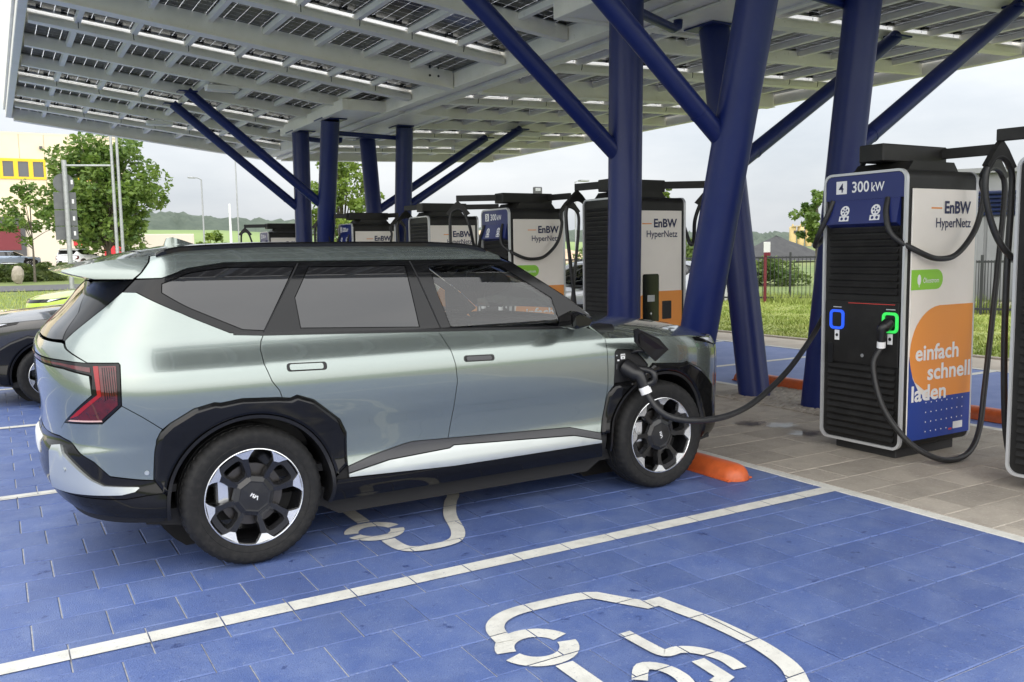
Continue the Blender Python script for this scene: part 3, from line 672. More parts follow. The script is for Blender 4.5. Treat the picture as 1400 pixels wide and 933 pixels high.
# charger 4: left cable runs to the silver car (world path turned local)
C4 = (CHX, -.05, 0)
CAR_CABLE = [(5.36,.52,1.98),(5.34,.56,1.60)] + CABLE_TO_CAR
loc4 = [tuple(Vector(p)-Vector(C4)) for p in CAR_CABLE]
tip4 = (.20, .52, 2.345)
cab4b = ((tip4, (-.3,1,0), tip4), [(FX-.01,.285,1.985),(FX-.05,.32,1.85),(FX-.04,.42,1.68),(-.30,.56,1.64),(-.06,.60,1.80),(.10,.56,2.08),(.16,.54,2.19),(.22,.54,2.20)]+loc4)
chargers = [
 charger('4', C4, 0, 'charger numbered 4 in the right foreground with green lit socket', TIPA, tip4, std_right(TIPA), cab4b, True, False),
 charger('3', (CHX, 5.75, 0), 0, 'charger numbered 3 behind the windscreen of the silver car', TIPA, TIPB, std_right(TIPA), std_left(TIPB)),
 charger('2', (CHX, 11.55, 0), 0, 'charger numbered 2 showing over the roof between blue posts', TIPA, TIPB, std_right(TIPA), std_left(TIPB)),
 charger('1', (CHX, 17.35, 0), 0, 'farthest charger on the left seen over the car roof', TIPA, TIPB, std_right(TIPA), std_left(TIPB)),
 charger('4', (CHX, -1.60, 0), PI, 'charger cut off by the right edge, louvred back showing', TIPA, TIPB, std_right(TIPA, flip=True), std_left(TIPB)),
 charger('3', (CHX, 3.35, 0), PI, 'charger half hidden behind the upright blue post, payment terminal showing', TIPA, TIPB, std_right(TIPA), std_left(TIPB)),
 charger('2', (CHX, 8.22, 0), PI, 'small charger over the car roof right of the blue posts, louvred back', TIPA, TIPB, std_right(TIPA), std_left(TIPB)),
]
# ------------------------------------------------------------------ the silver-green electric SUV (modelled in world coordinates, nose to +x)
M('car_paint', (.228,.264,.245), .24, metal=.80, coat=1.0, noise=(900,(.27,.308,.288),.45,.62,2))
M('gloss_black', (.006,.006,.0065), .08, ior=1.38)
M('satin_black', (.011,.011,.012), .35, spec=.4)
M('satin_grey', (.055,.055,.058), .35)
M('trim_silver', (.50,.53,.52), .28, metal=.65, coat=.6)
M('privacy_glass', (.015,.015,.016), .03, ior=1.64)
glassy('clear_glass', (.60,.64,.62), 1.7)
glassy('windscreen_glass', (.66,.70,.68), 1.6)
M('tyre_rubber', (.011,.011,.0112), .7, spec=.3, noise=(30,(.022,.021,.020),.45,.75), bump=(90,.12))
M('machined_alloy', (.78,.79,.80), .25, metal=.9)
M('rim_black', (.008,.008,.009), .2, coat=.3)
M('rim_satin', (.015,.015,.016), .26)
M('brake_steel', (.085,.08,.078), .4, metal=.9)
M('lamp_red', (.085,.003,.005), .06, ior=1.6, noise=(25,(.045,.002,.003),.4,.7,3))
M('lamp_red_bright', (.26,.006,.010), .08)
M('lamp_pale', (.55,.36,.34), .1)
M('headlamp_lens', (.55,.57,.60), .08, metal=.4)
M('cabin_dark', (.028,.028,.030), .7)
M('cabin_seat', (.060,.058,.056), .65)
M('plate_white', (.72,.72,.70), .45)
M('underbody', (.010,.010,.011), .8)
YC = .91; XR0 = -.25; XF0 = 2.5
_WS = [(.18,.80),(.27,.862),(.33,.90),(.39,.913),(.45,.907),(.53,.895),(.65,.902),(.78,.918),(.88,.926),(.945,.9275),(.985,.925),(1.02,.918),(1.055,.907),(1.082,.893),(1.12,.870),(1.16,.847),(1.21,.824),(1.3,.794),(1.45,.742),(1.55,.703),(1.61,.666),(1.66,.602),(1.71,.48)]
_XRE = [(.18,-.74),(.30,-.85),(.42,-.925),(.53,-.962),(.66,-.965),(.72,-.935),(.80,-.93),(.95,-.945),(1.06,-.95),(1.16,-.945),(1.24,-.905),(1.36,-.79),(1.48,-.685),(1.56,-.60),(1.7,-.45)]
_XFR = [(.18,3.52),(.28,3.65),(.40,3.69),(.6,3.70),(.8,3.69),(.92,3.67),(1.0,3.61),(1.06,3.52),(1.12,3.3)]
def ip(z, T):
    xs = np.array([t[0] for t in T], float); ys = np.array([t[1] for t in T], float); z = np.clip(z, xs[0], xs[-1]); d = np.diff(ys)/np.diff(xs); m = np.empty(len(xs)); m[0] = d[0]; m[-1] = d[-1]
    for i in range(1, len(xs)-1): m[i] = 0 if d[i-1]*d[i] <= 0 else 2*d[i-1]*d[i]/(d[i-1]+d[i])
    i = np.clip(np.searchsorted(xs, z)-1, 0, len(xs)-2); h = xs[i+1]-xs[i]; t = (z-xs[i])/h
    return (2*t**3-3*t*t+1)*ys[i]+(t**3-2*t*t+t)*h*m[i]+(-2*t**3+3*t*t)*ys[i+1]+(t**3-t*t)*h*m[i+1]
def SP(u, z):
    """body skin: u runs from the tail centre (-1) round the corner, along the flank (metres) and round the nose"""
    u, z = np.broadcast_arrays(np.asarray(u, float), np.asarray(z, float)); w = ip(z, _WS); L = XF0-XR0; xs = XR0+u
    ph = np.where(u < 0, (u+1)*PI/2, np.where(u > L, (1-(u-L))*PI/2, PI/2)); ph = np.clip(ph, 1e-6, PI/2); c, s = np.abs(np.cos(ph)), np.abs(np.sin(ph))
    n = np.where(u < 0, 3.0, 2.7); r = (c**n+s**n)**(-1/n); a = np.where(u < 0, XR0-ip(z, _XRE), ip(z, _XFR)-XF0)
    x = np.where(u < 0, XR0-a*r*c, np.where(u > L, XF0+a*r*c, xs)); bow = .012*((np.clip(xs, XR0, XF0)-1.2)/1.5)**2
    return np.stack([x, YC-(w-bow)*np.where((u < 0) | (u > L), r*s, 1.), z], -1)
def SN(u, z):
    e = 1e-3; a = SP(u+e, z)-SP(u-e, z); b = SP(u, z+e)-SP(u, z-e); n = np.cross(a, b); n /= np.linalg.norm(n, axis=-1, keepdims=True)+1e-12; return n
def u_at(x, z):
    if XR0 <= x <= XF0: return x-XR0
    lo, hi = (-1., 0.) if x < XR0 else (XF0-XR0, XF0-XR0+1)
    for _ in range(40):
        m_ = (lo+hi)/2
        if float(SP(m_, z)[0]) < x: lo = m_
        else: hi = m_
    return (lo+hi)/2
def inside(pts, poly):
    x, y = pts[:,0], pts[:,1]; P = np.asarray(poly); r = np.zeros(len(pts), bool); j = len(P)-1
    for i in range(len(P)):
        xi, yi, xj, yj = P[i,0], P[i,1], P[j,0], P[j,1]; c = ((yi > y) != (yj > y)) & (x < (xj-xi)*(y-yi)/(yj-yi+1e-15)+xi); r ^= c; j = i
    return r
def ccw(P): return sum(P[i][0]*P[(i+1) % len(P)][1]-P[(i+1) % len(P)][0]*P[i][1] for i in range(len(P))) > 0
def su_at(u, z): e = 1e-3; return float(np.linalg.norm(SP(u+e, z)-SP(u-e, z))/(2*e))
def inset(P, d):
    if not ccw(P): P = P[::-1]
    n = len(P); out = []
    for i in range(n):
        s = max(su_at(*P[i]), .25); a = np.array(P[i-1]); b = np.array(P[i]); c = np.array(P[(i+1) % n]); k = np.array([s, 1.])
        e1 = (b-a)*k; e2 = (c-b)*k; e1 /= np.linalg.norm(e1)+1e-9; e2 /= np.linalg.norm(e2)+1e-9
        n1 = np.array([-e1[1], e1[0]]); n2 = np.array([-e2[1], e2[0]]); m_ = n1+n2; q = np.dot(m_, n1); m_ = m_/max(q, .35); out.append(tuple(b+m_*d/k))
    return out
def dense(P, r=.025):
    out = []
    for i in range(len(P)):
        a, b = np.array(P[i]), np.array(P[(i+1) % len(P)]); s = max(su_at(*a), .3); k = max(1, int(np.ceil(np.hypot((b-a)[0]*s, (b-a)[1])/r)))
        out += [tuple(a+(b-a)*j/k) for j in range(k)]
    return out
def skin(outer, holes=(), off=0., fold=.014, gap=.0022, res=.03):
    """returns vertices, faces, normals of a panel lying on the body skin"""
    loops = [dense(inset(list(outer), gap))]+[dense(inset(list(h), -gap)) for h in holes]
    pts = []; edges = []
    for Lp in loops: o = len(pts); pts += Lp; edges += [(o+i, o+(i+1) % len(Lp)) for i in range(len(Lp))]
    A = np.array(loops[0]); lo, hi = A.min(0), A.max(0); smid = max(su_at((lo[0]+hi[0])/2, (lo[1]+hi[1])/2), .3)
    us = np.arange(lo[0]+res/smid/2, hi[0], res/smid); zs = np.arange(lo[1]+res/2, hi[1], res); G = np.array([(a+(res/smid/2 if k % 2 else 0), b) for k, b in enumerate(zs) for a in us]) if len(us) and len(zs) else np.empty((0, 2))
    if len(G):
        ok = inside(G, loops[0])
        for h in loops[1:]: ok &= ~inside(G, h)
        G = G[ok]
        if len(G):
            B = np.array(pts); d = np.full(len(G), 9.)
            for p in B: d = np.minimum(d, np.hypot((G[:,0]-p[0])*smid, G[:,1]-p[1]))
            G = G[d > res*.45]
    nb = len(pts); allp = pts+[tuple(g) for g in G]
    r = delaunay_2d_cdt([Vector((p[0]*smid, p[1])) for p in allp], edges, [], 0, 1e-7); V2 = np.array([(v.x/smid, v.y) for v in r[0]]); T = np.array([f for f in r[2] if len(f) == 3]); cen = V2[T].mean(1); ok = inside(cen, loops[0])
    for h in loops[1:]: ok &= ~inside(cen, h)
    T = T[ok]; P3 = SP(V2[:,0], V2[:,1]); Nn = SN(V2[:,0], V2[:,1]); P3 = P3+Nn*off
    V = P3.tolist(); F = []; NN = Nn.tolist()
    for t in T:
        a, b, c = t; q = np.cross(P3[b]-P3[a], P3[c]-P3[a]); F.append((int(a), int(b), int(c)) if q @ Nn[a] > 0 else (int(a), int(c), int(b)))
    for Lp in loops:
        LA = np.array(Lp); p0 = SP(LA[:,0], LA[:,1]); n0 = SN(LA[:,0], LA[:,1]); o = len(V); n = len(Lp); V += (p0+n0*off).tolist()+(p0+n0*(off-fold)).tolist(); NN += [(0, 0, 0)]*(2*n)
        F += [(o+i, o+n+i, o+n+(i+1) % n, o+(i+1) % n) for i in range(n)]
    return np.array(V), F, np.array(NN)
def mir(g):
    V, F, N_ = g; V = V.copy(); N_ = N_.copy(); V[:,1] = 2*YC-V[:,1]; N_[:,1] *= -1; return V, [tuple(reversed(f)) for f in F], N_
def gmesh(gs, name, mat):
    V = []; F = []; N_ = []
    for v, f, n in gs: o = len(V); V += v.tolist(); F += [tuple(i+o for i in q) for q in f]; N_ += [tuple(a) for a in n]
    me = bpy.data.meshes.new(name); me.from_pydata(V, [], F); me.materials.append(MATS[mat]); me.shade_smooth()
    me.normals_split_custom_set_from_vertices(N_); me.update(); return me
car = thing('parked_car', 'silver green electric SUV plugged in at the charger, rear wheel nearest the camera', 'car', (1.3, YC, 0))
CL = Vector((1.3, YC, 0))
def cobj(name, me, parent=None):
    o = obj(name, me, parent or car)
    if parent is None: o.location = -CL
    return o
def panel(name, mat, outer, holes=(), side='both', parent=None, **k):
    g = skin(outer, holes, **k)
    if side == 'join': return cobj(name, gmesh([g, mir(g)], name, mat), parent)
    a = cobj(name, gmesh([g], name, mat), parent[0] if parent else None)
    b = cobj(name, gmesh([mir(g)], name, mat), parent[1] if parent else None) if side == 'both' else None
    return a, b
def cb(m, name, mat, smooth=None, parent=None, side='one'):
    """part from a mesh builder given in world coordinates; side both adds its mirror image"""
    o = m.build(name, mat, parent[0] if parent else car, smooth)
    if parent is None: o.location = -CL
    if side == 'both':
        m2 = MB(); m2.add([(p[0], 2*YC-p[1], p[2]) for p in m.v], [tuple(reversed(f)) for f in m.f]); o2 = m2.build(name, mat, parent[1] if parent else car, smooth)
        if parent is None: o2.location = -CL
        return o, o2
    return o
RAD = .437
def circ(cx, a0, a1, n=30, r=RAD): return [(u_at(cx+r*math.cos(math.radians(a)), .37+r*math.sin(math.radians(a))), .37+r*math.sin(math.radians(a))) for a in np.linspace(a0, a1, n)]
belt_q = [(.356,1.218),(.242,1.226),(.183,1.234),(-.049,1.345),(-.326,1.457),(-.411,1.460)]
dline = [(-.411,1.460),(-.497,1.343),(-.561,1.223),(-.545,1.20),(-.530,1.184),(-.485,1.155),(-.436,1.122)]
aR = [(-.208,.524),(-.199,.656),(-.197,.729),(-.182,.765),(-.139,.809),(-.034,.871),(.067,.893),(.095,.887),(.204,.900),(.393,.888),(.455,.879),(.491,.892),(.582,.857),(.727,.733),(.764,.654),(.765,.471),(.690,.410)]
door_rr = [(.411,.885),(.399,.924),(.362,.976),(.331,1.067),(.325,1.141),(.336,1.181),(.356,1.218)]
door_mid = [(1.364,1.179),(1.389,1.129),(1.417,1.059),(1.435,.974),(1.443,.881),(1.422,.726),(1.388,.544)]
belt_d = [(1.364,1.179),(1.776,1.164),(2.227,1.145),(2.41,1.138)]
belt_rd = [(.356,1.218),(.807,1.201),(1.364,1.179)]
doorbot = [(1.388,.544),(1.162,.553),(1.102,.545),(.906,.503),(.765,.462)]
doorbot_f = [(2.491,.445),(2.251,.508),(1.388,.544)]
door_fr = [(2.41,1.138),(2.483,1.110),(2.530,1.059),(2.534,.930),(2.546,.740),(2.525,.60),(2.490,.445)]
aF = [(2.491,.432),(2.535,.640),(2.550,.70),(2.595,.752),(2.642,.760),(2.79,.765),(2.812,.830),(2.835,.872),(2.985,.850),(3.006,.859),(3.095,.787),(3.191,.663),(3.216,.464),(3.247,.338),(3.225,.25)]
port = [(2.593,.965),(2.604,.981),(2.620,.987),(2.740,.975),(2.765,.955),(2.789,.917),(2.815,.866),(2.812,.830),(2.79,.765),(2.642,.760),(2.600,.765),(2.593,.775)]
# --- painted panels
panel('quarter_panel', 'car_paint', belt_q+dline[1:]+[(-.317,1.119),(-.311,1.109),(-.322,.912),(-.253,.854),(-.172,.780)]+aR[4:10]+[(.411,.884)]+door_rr[1:-1])
panel('rear_bumper_side', 'car_paint', [(-.322,.912),(-.406,.824),(-.590,.817),(-.617,.781),(-.625,.742),(-.555,.725),(-.426,.632),(-.370,.559),(-.255,.532),(-.208,.524)]+aR[1:4]+[(-.172,.780),(-.253,.854)])
rd = panel('rear_door', 'car_paint', belt_rd+door_mid[1:]+doorbot[1:]+[(.764,.60)]+aR[14:9:-1]+[(.411,.885)]+door_rr[1:-1])
fd = panel('front_door', 'car_paint', belt_d+door_fr[1:]+doorbot_f[1:]+door_mid[-2:0:-1])
panel('front_fender', 'car_paint', [(2.530,1.062),(2.831,1.051),(3.040,1.032),(3.072,1.025),(3.077,.996),(3.237,.934),(3.45,.922),(3.749,.915),(3.749,.62),(3.45,.59),(3.30,.52),(3.216,.464),(3.191,.663),(3.095,.787),(3.006,.859),(2.985,.850),(2.835,.872),(2.812,.832)]+port[6:3:-1]+port[3::-1]+[(2.593,.775),(2.595,.752),(2.550,.70),(2.536,.64),(2.546,.740),(2.534,.930)])
tg = panel('tailgate', 'car_paint', [(-.999,1.222),(-.80,1.218),(-.673,1.216),(-.575,1.214),(-.561,1.21),(-.545,1.19),(-.530,1.180),(-.485,1.152),(-.440,1.122),(-.565,1.132),(-.831,1.140),(-.999,1.142)], side='join')
panel('tailgate_lower', 'car_paint', [(-.999,1.108),(-.794,1.108),(-.552,1.090),(-.434,1.061),(-.432,.966),(-.590,.817),(-.617,.781),(-.625,.742),(-.80,.735),(-.999,.735)], side='join', off=-.002)
# --- tail lamps
tl = panel('tail_lamp', 'gloss_black', [(-.436,1.122),(-.317,1.119),(-.311,1.109),(-.322,.912),(-.406,.824),(-.590,.817),(-.432,.966),(-.424,1.058),(-.434,1.064),(-.552,1.095),(-.794,1.112),(-.999,1.112),(-.999,1.140),(-.831,1.138),(-.565,1.130)], gap=.003, off=.001)
panel('lamp_lens', 'lamp_red', [(-.413,1.108),(-.325,1.106),(-.334,.917),(-.409,.838),(-.545,.833),(-.408,.970),(-.404,1.06)], parent=tl, off=.004, fold=.004, gap=.002)
panel('light_bar', 'lamp_red', [(-.425,1.100),(-.565,1.118),(-.80,1.128),(-.998,1.129),(-.998,1.120),(-.80,1.118),(-.56,1.105),(-.425,1.075)], parent=tl, off=.003, fold=.003, gap=.001)
panel('light_signature', 'lamp_red_bright', [(-.413,1.106),(-.392,1.106),(-.392,.962),(-.500,.862),(-.545,.842),(-.541,.850),(-.408,.970)], parent=tl, off=.0062, fold=.003, gap=.001)
panel('reversing_lamp', 'lamp_pale', [(-.545,.838),(-.405,.843),(-.401,.835),(-.56,.829)], parent=tl, off=.0065, fold=.003, gap=.0005)
for k_ in range(6):
    a_ = -.380+k_*.0085; panel('lamp_rib', 'gloss_black', [(a_,.94+.006*k_),(a_+.0028,.94+.006*k_),(a_+.0028,1.098),(a_,1.098)], parent=tl, off=.0050, fold=.002, gap=0)
# --- rear bumper black and silver
panel('bumper_trim', 'gloss_black', [(-.999,.72),(-.80,.735),(-.625,.738),(-.555,.722),(-.426,.629),(-.370,.556),(-.255,.529),(-.208,.521),(-.159,.455),(-.245,.452),(-.336,.44),(-.481,.445),(-.70,.455),(-.999,.46)], side='join', off=-.004)
panel('bumper_skirt', 'gloss_black', [(-.159,.453),(-.189,.317),(-.449,.345),(-.534,.350),(-.583,.362),(-.70,.40),(-.84,.43),(-.999,.44),(-.999,.458),(-.70,.453),(-.481,.443),(-.336,.438),(-.245,.450)], side='join', off=-.006)
panel('bumper_insert', 'trim_silver', [(-.649,.689),(-.595,.703),(-.442,.545),(-.394,.513),(-.269,.500),(-.262,.493),(-.284,.474),(-.336,.462),(-.481,.465),(-.669,.470)], off=.012, fold=.02)
panel('licence_plate', 'plate_white', [(-.999,.605),(-.83,.605),(-.83,.70),(-.999,.70)], side='join', off=.001, fold=.005)
for uu, zz in ((-.555,.585), (-.232,.565)):
    p = SP(uu, zz); n = SN(uu, zz); q = Vector(p); nn = Vector(n); o = .013 if uu < -.4 else .001
    cb(MB().tube([q+nn*o, q+nn*(o+.003)], .011, 12), 'parking_sensor', 'trim_silver', 40, side='both')
# --- black cladding
def clad(name, outline):
    P = dense(inset(list(outline), .001)); Q = inset(P, .022); R_ = inset(P, .010); gs = [skin(Q, off=.020, fold=.0, gap=0)]
    A = [np.array(x_) for x_ in (P, P, R_, Q)]; of = (-.03, .004, .014, .020); n = len(P)
    V = np.concatenate([SP(a[:,0], a[:,1])+SN(a[:,0], a[:,1])*o for a, o in zip(A, of)]); F = [(l*n+i, l*n+(i+1) % n, (l+1)*n+(i+1) % n, (l+1)*n+i) for l in range(3) for i in range(n)]
    gs.append((V, F, np.zeros_like(V))); cobj(name, gmesh(gs, name, 'gloss_black')); cobj(name, gmesh([mir(g) for g in gs], name, 'gloss_black'))
clad('rear_arch_cladding', aR+circ(0, 6, 172, 40)); clad('front_arch_cladding', aF+circ(2.75, -12, 172, 44))
for cx in (0, 2.75):
    m = MB(); V = []; K = 48
    for a in np.linspace(-14, 188, K):
        ca, sa = math.cos(math.radians(a)), math.sin(math.radians(a)); z = .37+RAD*sa; u = u_at(cx+RAD*ca, z); y = float(SP(u, max(z, .2))[1])-.014
        V += [(cx+(RAD+.002)*ca, y-.001, .37+(RAD+.002)*sa), (cx+(RAD-.016)*ca, y+.004, .37+(RAD-.016)*sa), (cx+(RAD-.020)*ca, y+.03, .37+(RAD-.020)*sa), (cx+(RAD+.005)*ca, .55, .37+(RAD+.005)*sa)]
    m.add(V, [(4*i+j, 4*i+j+1, 4*i+j+5, 4*i+j+4) for i in range(K-1) for j in range(3)]); cb(m, 'wheel_arch_liner', 'satin_black', 40, side='both')
    m = MB(); m.lathe([(0, .56), (RAD+.02, .56)], 32, (cx, 0, .37), 'y'); cb(m, 'wheel_well', 'underbody', side='both')
panel('sill_trim', 'satin_grey', doorbot[::-1]+doorbot_f[-2::-1]+[(2.491,.402),(2.276,.455),(1.422,.500),(1.392,.486),(1.009,.468),(.765,.424)], off=.003)
panel('sill_strip', 'trim_silver', [(.765,.422),(1.009,.466),(1.392,.484),(1.422,.498),(2.276,.453),(2.491,.400),(2.491,.380),(1.407,.378),(.765,.402)], off=.008)
panel('sill_cover', 'gloss_black', [(.70,.40),(1.407,.376),(2.491,.378),(2.53,.275),(.66,.268)], off=.002)
panel('front_skirt', 'gloss_black', [(3.216,.464),(3.247,.338),(3.225,.25),(3.4,.23),(3.749,.22),(3.749,.62),(3.45,.59),(3.30,.52)], side='join', off=-.004)
panel('front_lamp_band', 'gloss_black', [(3.072,1.024),(3.229,1.001),(3.45,.985),(3.749,.975),(3.749,.917),(3.45,.924),(3.237,.937),(3.077,.997)], side='join', off=-.004)
panel('headlamp', 'headlamp_lens', [(3.13,1.006),(3.229,.990),(3.245,.945),(3.225,.945),(3.19,.968)], off=.0, fold=.008)
# --- dark inner shell behind the gaps
shell = [(-.999,.30),(-.999,1.14),(-.6,1.19),(-.45,1.30),(-.40,1.42),(-.30,1.43),(.0,1.30),(.2,1.20),(1.3,1.165),(2.4,1.12),(2.55,1.04),(3.05,1.0),(3.749,.95),(3.749,.26),(2.0,.26),(.5,.26)]
panel('inner_shell', 'underbody', shell, [circ(0, 0, 354, 48, .45), circ(2.75, 0, 354, 48, .45)], off=-.022, fold=.0, res=.08, side='join')
m = MB(); m.prism([(-.52,.275),(-.3,.235),(.40,.225),(.50,.165),(2.22,.165),(2.32,.225),(3.1,.235),(3.3,.27),(3.3,.30),(-.52,.34)], .14, 2*YC-.14, 'y'); cb(m, 'underfloor', 'underbody')
# --- glasshouse
dlo_top = [(-.411,1.460),(-.378,1.523),(-.195,1.526),(.012,1.573),(.202,1.599),(.537,1.599),(.990,1.595),(1.282,1.592),(1.755,1.588),(1.892,1.582),(1.960,1.563),(2.080,1.485),(2.319,1.332),(2.495,1.195),(2.41,1.140)]
qg = [(-.183,1.499),(.035,1.553),(.210,1.575),(.573,1.570),(.362,1.237),(.252,1.248),(-.174,1.454)]
rg = [(.653,1.567),(1.231,1.562),(1.257,1.206),(.560,1.239),(.551,1.403)]
fg = [(1.384,1.556),(1.833,1.554),(1.883,1.535),(2.199,1.336),(2.232,1.163),(1.457,1.196),(1.406,1.411)]
panel('window_frame', 'gloss_black', dlo_top+belt_d[2:0:-1]+belt_rd[::-1]+belt_q[1:-1], [qg, rg, fg], off=-.004, fold=.03)
panel('window_line', 'satin_black', [(.20,1.236),(.356,1.224),(.807,1.207),(1.364,1.185),(1.776,1.170),(2.25,1.151),(2.25,1.137),(1.776,1.156),(1.364,1.171),(.807,1.193),(.356,1.210),(.20,1.222)], off=.006, fold=.01, gap=.0)
panel('quarter_window', 'privacy_glass', qg, off=-.006, fold=.012)
panel('door_window', 'privacy_glass', rg, parent=rd, off=-.006, fold=.012); panel('door_window', 'clear_glass', fg, parent=fd, off=-.006, fold=.004)
for a, b in (((.596,1.588),(.355,1.225)), ((1.268,1.588),(1.392,1.185))):
    d = .004; panel('shut_line', 'underbody', [(a[0]-d,a[1]),(a[0]+d,a[1]),(b[0]+d,b[1]),(b[0]-d,b[1])], off=-.002, fold=.002, gap=0)
panel('tailgate_pillar', 'gloss_black', [(-.80,1.510),(-.60,1.518),(-.388,1.520),(-.419,1.460),(-.503,1.341),(-.566,1.220),(-.58,1.226),(-.63,1.36)], off=-.002)
panel('rear_window', 'privacy_glass', [(-.999,1.228),(-.80,1.228),(-.673,1.226),(-.585,1.228),(-.635,1.36),(-.80,1.504),(-.999,1.51)], side='join', off=-.004)
cant = [(-.353,1.639),(.011,1.667),(.431,1.681),(1.042,1.679),(1.170,1.677),(1.597,1.669),(1.792,1.645),(1.880,1.612)]
panel('roof_side', 'car_paint', cant+dlo_top[9:1:-1]+[(-.375,1.525),(-.354,1.556),(-.337,1.608)])
# --- roof, windscreen, bonnet as ruled patches with crown
def patch(rows, name, mat, n=17, flip=False, thick=0):
    """rows: (edge point, centre x, centre z, exponent). Spans both sides"""
    V = []; s = np.linspace(1, -1, n)
    for e, cx, cz, ex in rows:
        e = np.asarray(e, float); w = 1-np.abs(s)**ex
        V.append(np.stack([e[0]+(cx-e[0])*(1-s*s), YC-(YC-e[1])*s, e[2]+(cz-e[2])*w], -1))
    k = len(rows); m = MB(); m.add(np.concatenate(V), [(i*n+j, i*n+j+1, (i+1)*n+j+1, (i+1)*n+j) for i in range(k-1) for j in range(n-1)])
    if thick:
        o = k*n; W = [v-np.array([0, 0, thick]) for v in V]; m.add(np.concatenate(W), [(i*n+j, (i+1)*n+j, (i+1)*n+j+1, i*n+j+1) for i in range(k-1) for j in range(n-1)])
        b = [i*n for i in range(k)]+[(k-1)*n+j for j in range(1, n)]+[i*n+n-1 for i in range(k-2, -1, -1)]+[j for j in range(n-2, 0, -1)]
        m.f += [(b[i], b[(i+1) % len(b)], b[(i+1) % len(b)]+o, b[i]+o) for i in range(len(b))]
    return cb(m, name, mat, 50)
def lin(P, n):
    P = np.array(P, float); t = np.linspace(0, len(P)-1, n); i = np.minimum(t.astype(int), len(P)-2); f = (t-i)[:,None]; return P[i]*(1-f)+P[i+1]*f
rows = []
for u_, z_ in lin(cant, 24):
    e = SP(u_, z_)+np.array([0, .003, 0]); f = max(0, (u_-1.3)/.58); rows.append((e, e[0]+.10*f*f-.03*(u_ < -.2), max(z_, 1.0)+.034-.008*f, 2.0))
patch(rows, 'roof', 'car_paint')
ap = [(1.880,1.610),(1.960,1.565),(2.080,1.487),(2.319,1.334),(2.50,1.193)]; rows = []
for i, (u_, z_) in enumerate(lin(ap, 14)):
    e = SP(u_, z_)+np.array([.0, .004, .0]); f = i/13; rows.append((e, e[0]+.10+.14*f, z_+.026-.012*f, 2.0))
patch(rows, 'windscreen', 'windscreen_glass')
E_ = [(2.44,1.150),(2.532,1.064),(2.70,1.058),(2.831,1.053),(2.94,1.044),(3.04,1.034),(3.12,1.018),(3.17,1.010),(3.232,.997)]; C_ = [(2.36,1.175),(2.45,1.168),(2.72,1.150),(3.0,1.122),(3.18,1.10),(3.36,1.070),(3.50,1.035),(3.56,1.008),(3.61,.98)]
rows = [(SP(*a)+np.array([0, .002, 0]), b[0], b[1], 3.4) for a, b in zip(lin(E_, 25), lin(C_, 25))]
patch(rows, 'bonnet', 'car_paint', 25, thick=.012)
m = MB(); m.box(2.20, 2.47, .14, 2*YC-.14, 1.06, 1.135, .02); cb(m, 'cowl', 'satin_black')
# --- spoiler on the tailgate
g = [SP(-.353,1.639)+np.array([-.006,0,0]), SP(-.340,1.608)+np.array([-.006,0,0]), SP(-.357,1.556)+np.array([-.006,0,0]), SP(-.386,1.524)+np.array([-.006,0,0])]
tip = [np.array([-.822,.31,1.576]), np.array([-.820,.307,1.570]), np.array([-.775,.30,1.554]), np.array([-.675,.29,1.528])]
K, n = 9, 17; V = []; s = np.linspace(1, -1, n)
loop = []
for t in np.linspace(0, 1, K): loop.append([g[i]*(1-t)+tip[i]*t+np.array([0, .0, .012*math.sin(PI*t) if i == 0 else 0]) for i in range(4)])
sect = []
for k in range(K):
    for i in range(4):
        e = loop[k][i]; t_ = k/(K-1); up = (.034 if i < 1 else (.028 if i == 1 else .012))*(1-t_)-.012*t_
        sect.append(np.stack([e[0]+.0*(1-s*s), YC-(YC-e[1])*s, e[2]+up*(1-s*s)], -1))
m = MB(); V = np.array(sect).reshape(-1, 3); F = []
for k in range(K-1):
    for j in range(n-1): 
        a = (k*4)*n+j; F.append((a, a+1, a+1+4*n, a+4*n)); b = (k*4+3)*n+j; F.append((b, b+4*n, b+1+4*n, b+1))
    for i in range(3):
        for j in (0, n-1): a = (k*4+i)*n+j; F.append((a, a+n, a+n+4*n, a+4*n))
for i in range(3):
    for j in range(n-1): a = ((K-1)*4+i)*n+j; F.append((a, a+1, a+1+n, a+n))
m.add(V, F); cb(m, 'spoiler', 'car_paint', 32)
# roof rails, fin
for sgn in (1,):
    q = [np.array(SP(u_, z_))+np.array([0, .004, .012]) for u_, z_ in lin([(-.30,1.642),(-.10,1.662),(.15,1.675),(.431,1.684),(1.042,1.683),(1.45,1.678),(1.68,1.664),(1.80,1.640)], 26)]
    q[0] = q[0]-np.array([0,0,.012]); q[-1] = q[-1]-np.array([0,0,.012]); m = MB(); V = []
    for p in q: V += [tuple(p+np.array(d)) for d in ((0,-.014,-.030),(0,-.017,.0),(0,-.008,.010),(0,.010,.010),(0,.020,.0),(0,.020,-.030))]
    m.add(V, [(6*i+j, 6*i+(j+1) % 6, 6*i+6+(j+1) % 6, 6*i+6+j) for i in range(25) for j in range(6)]+[tuple(range(6)), tuple(150+j for j in range(6))]); cb(m, 'roof_rail', 'gloss_black', 40, side='both')
m = MB(); fin = [(-.24,1.70),(-.225,1.742),(-.19,1.748),(-.13,1.728),(-.05,1.70)]; V = []
for t, w in ((0,.0),(1,1)): pass
for x, z in fin: V += [(x, YC-.035*(1-(z-1.70)/.055), 1.70), (x, YC-.012*(z > 1.71), z), (x, YC+.012*(z > 1.71), z), (x, YC+.035*(1-(z-1.70)/.055), 1.70)]
m.add(V, [(4*i+j, 4*i+j+1, 4*i+j+5, 4*i+j+4) for i in range(4) for j in range(3)]); cb(m, 'antenna_fin', 'car_paint', 60)
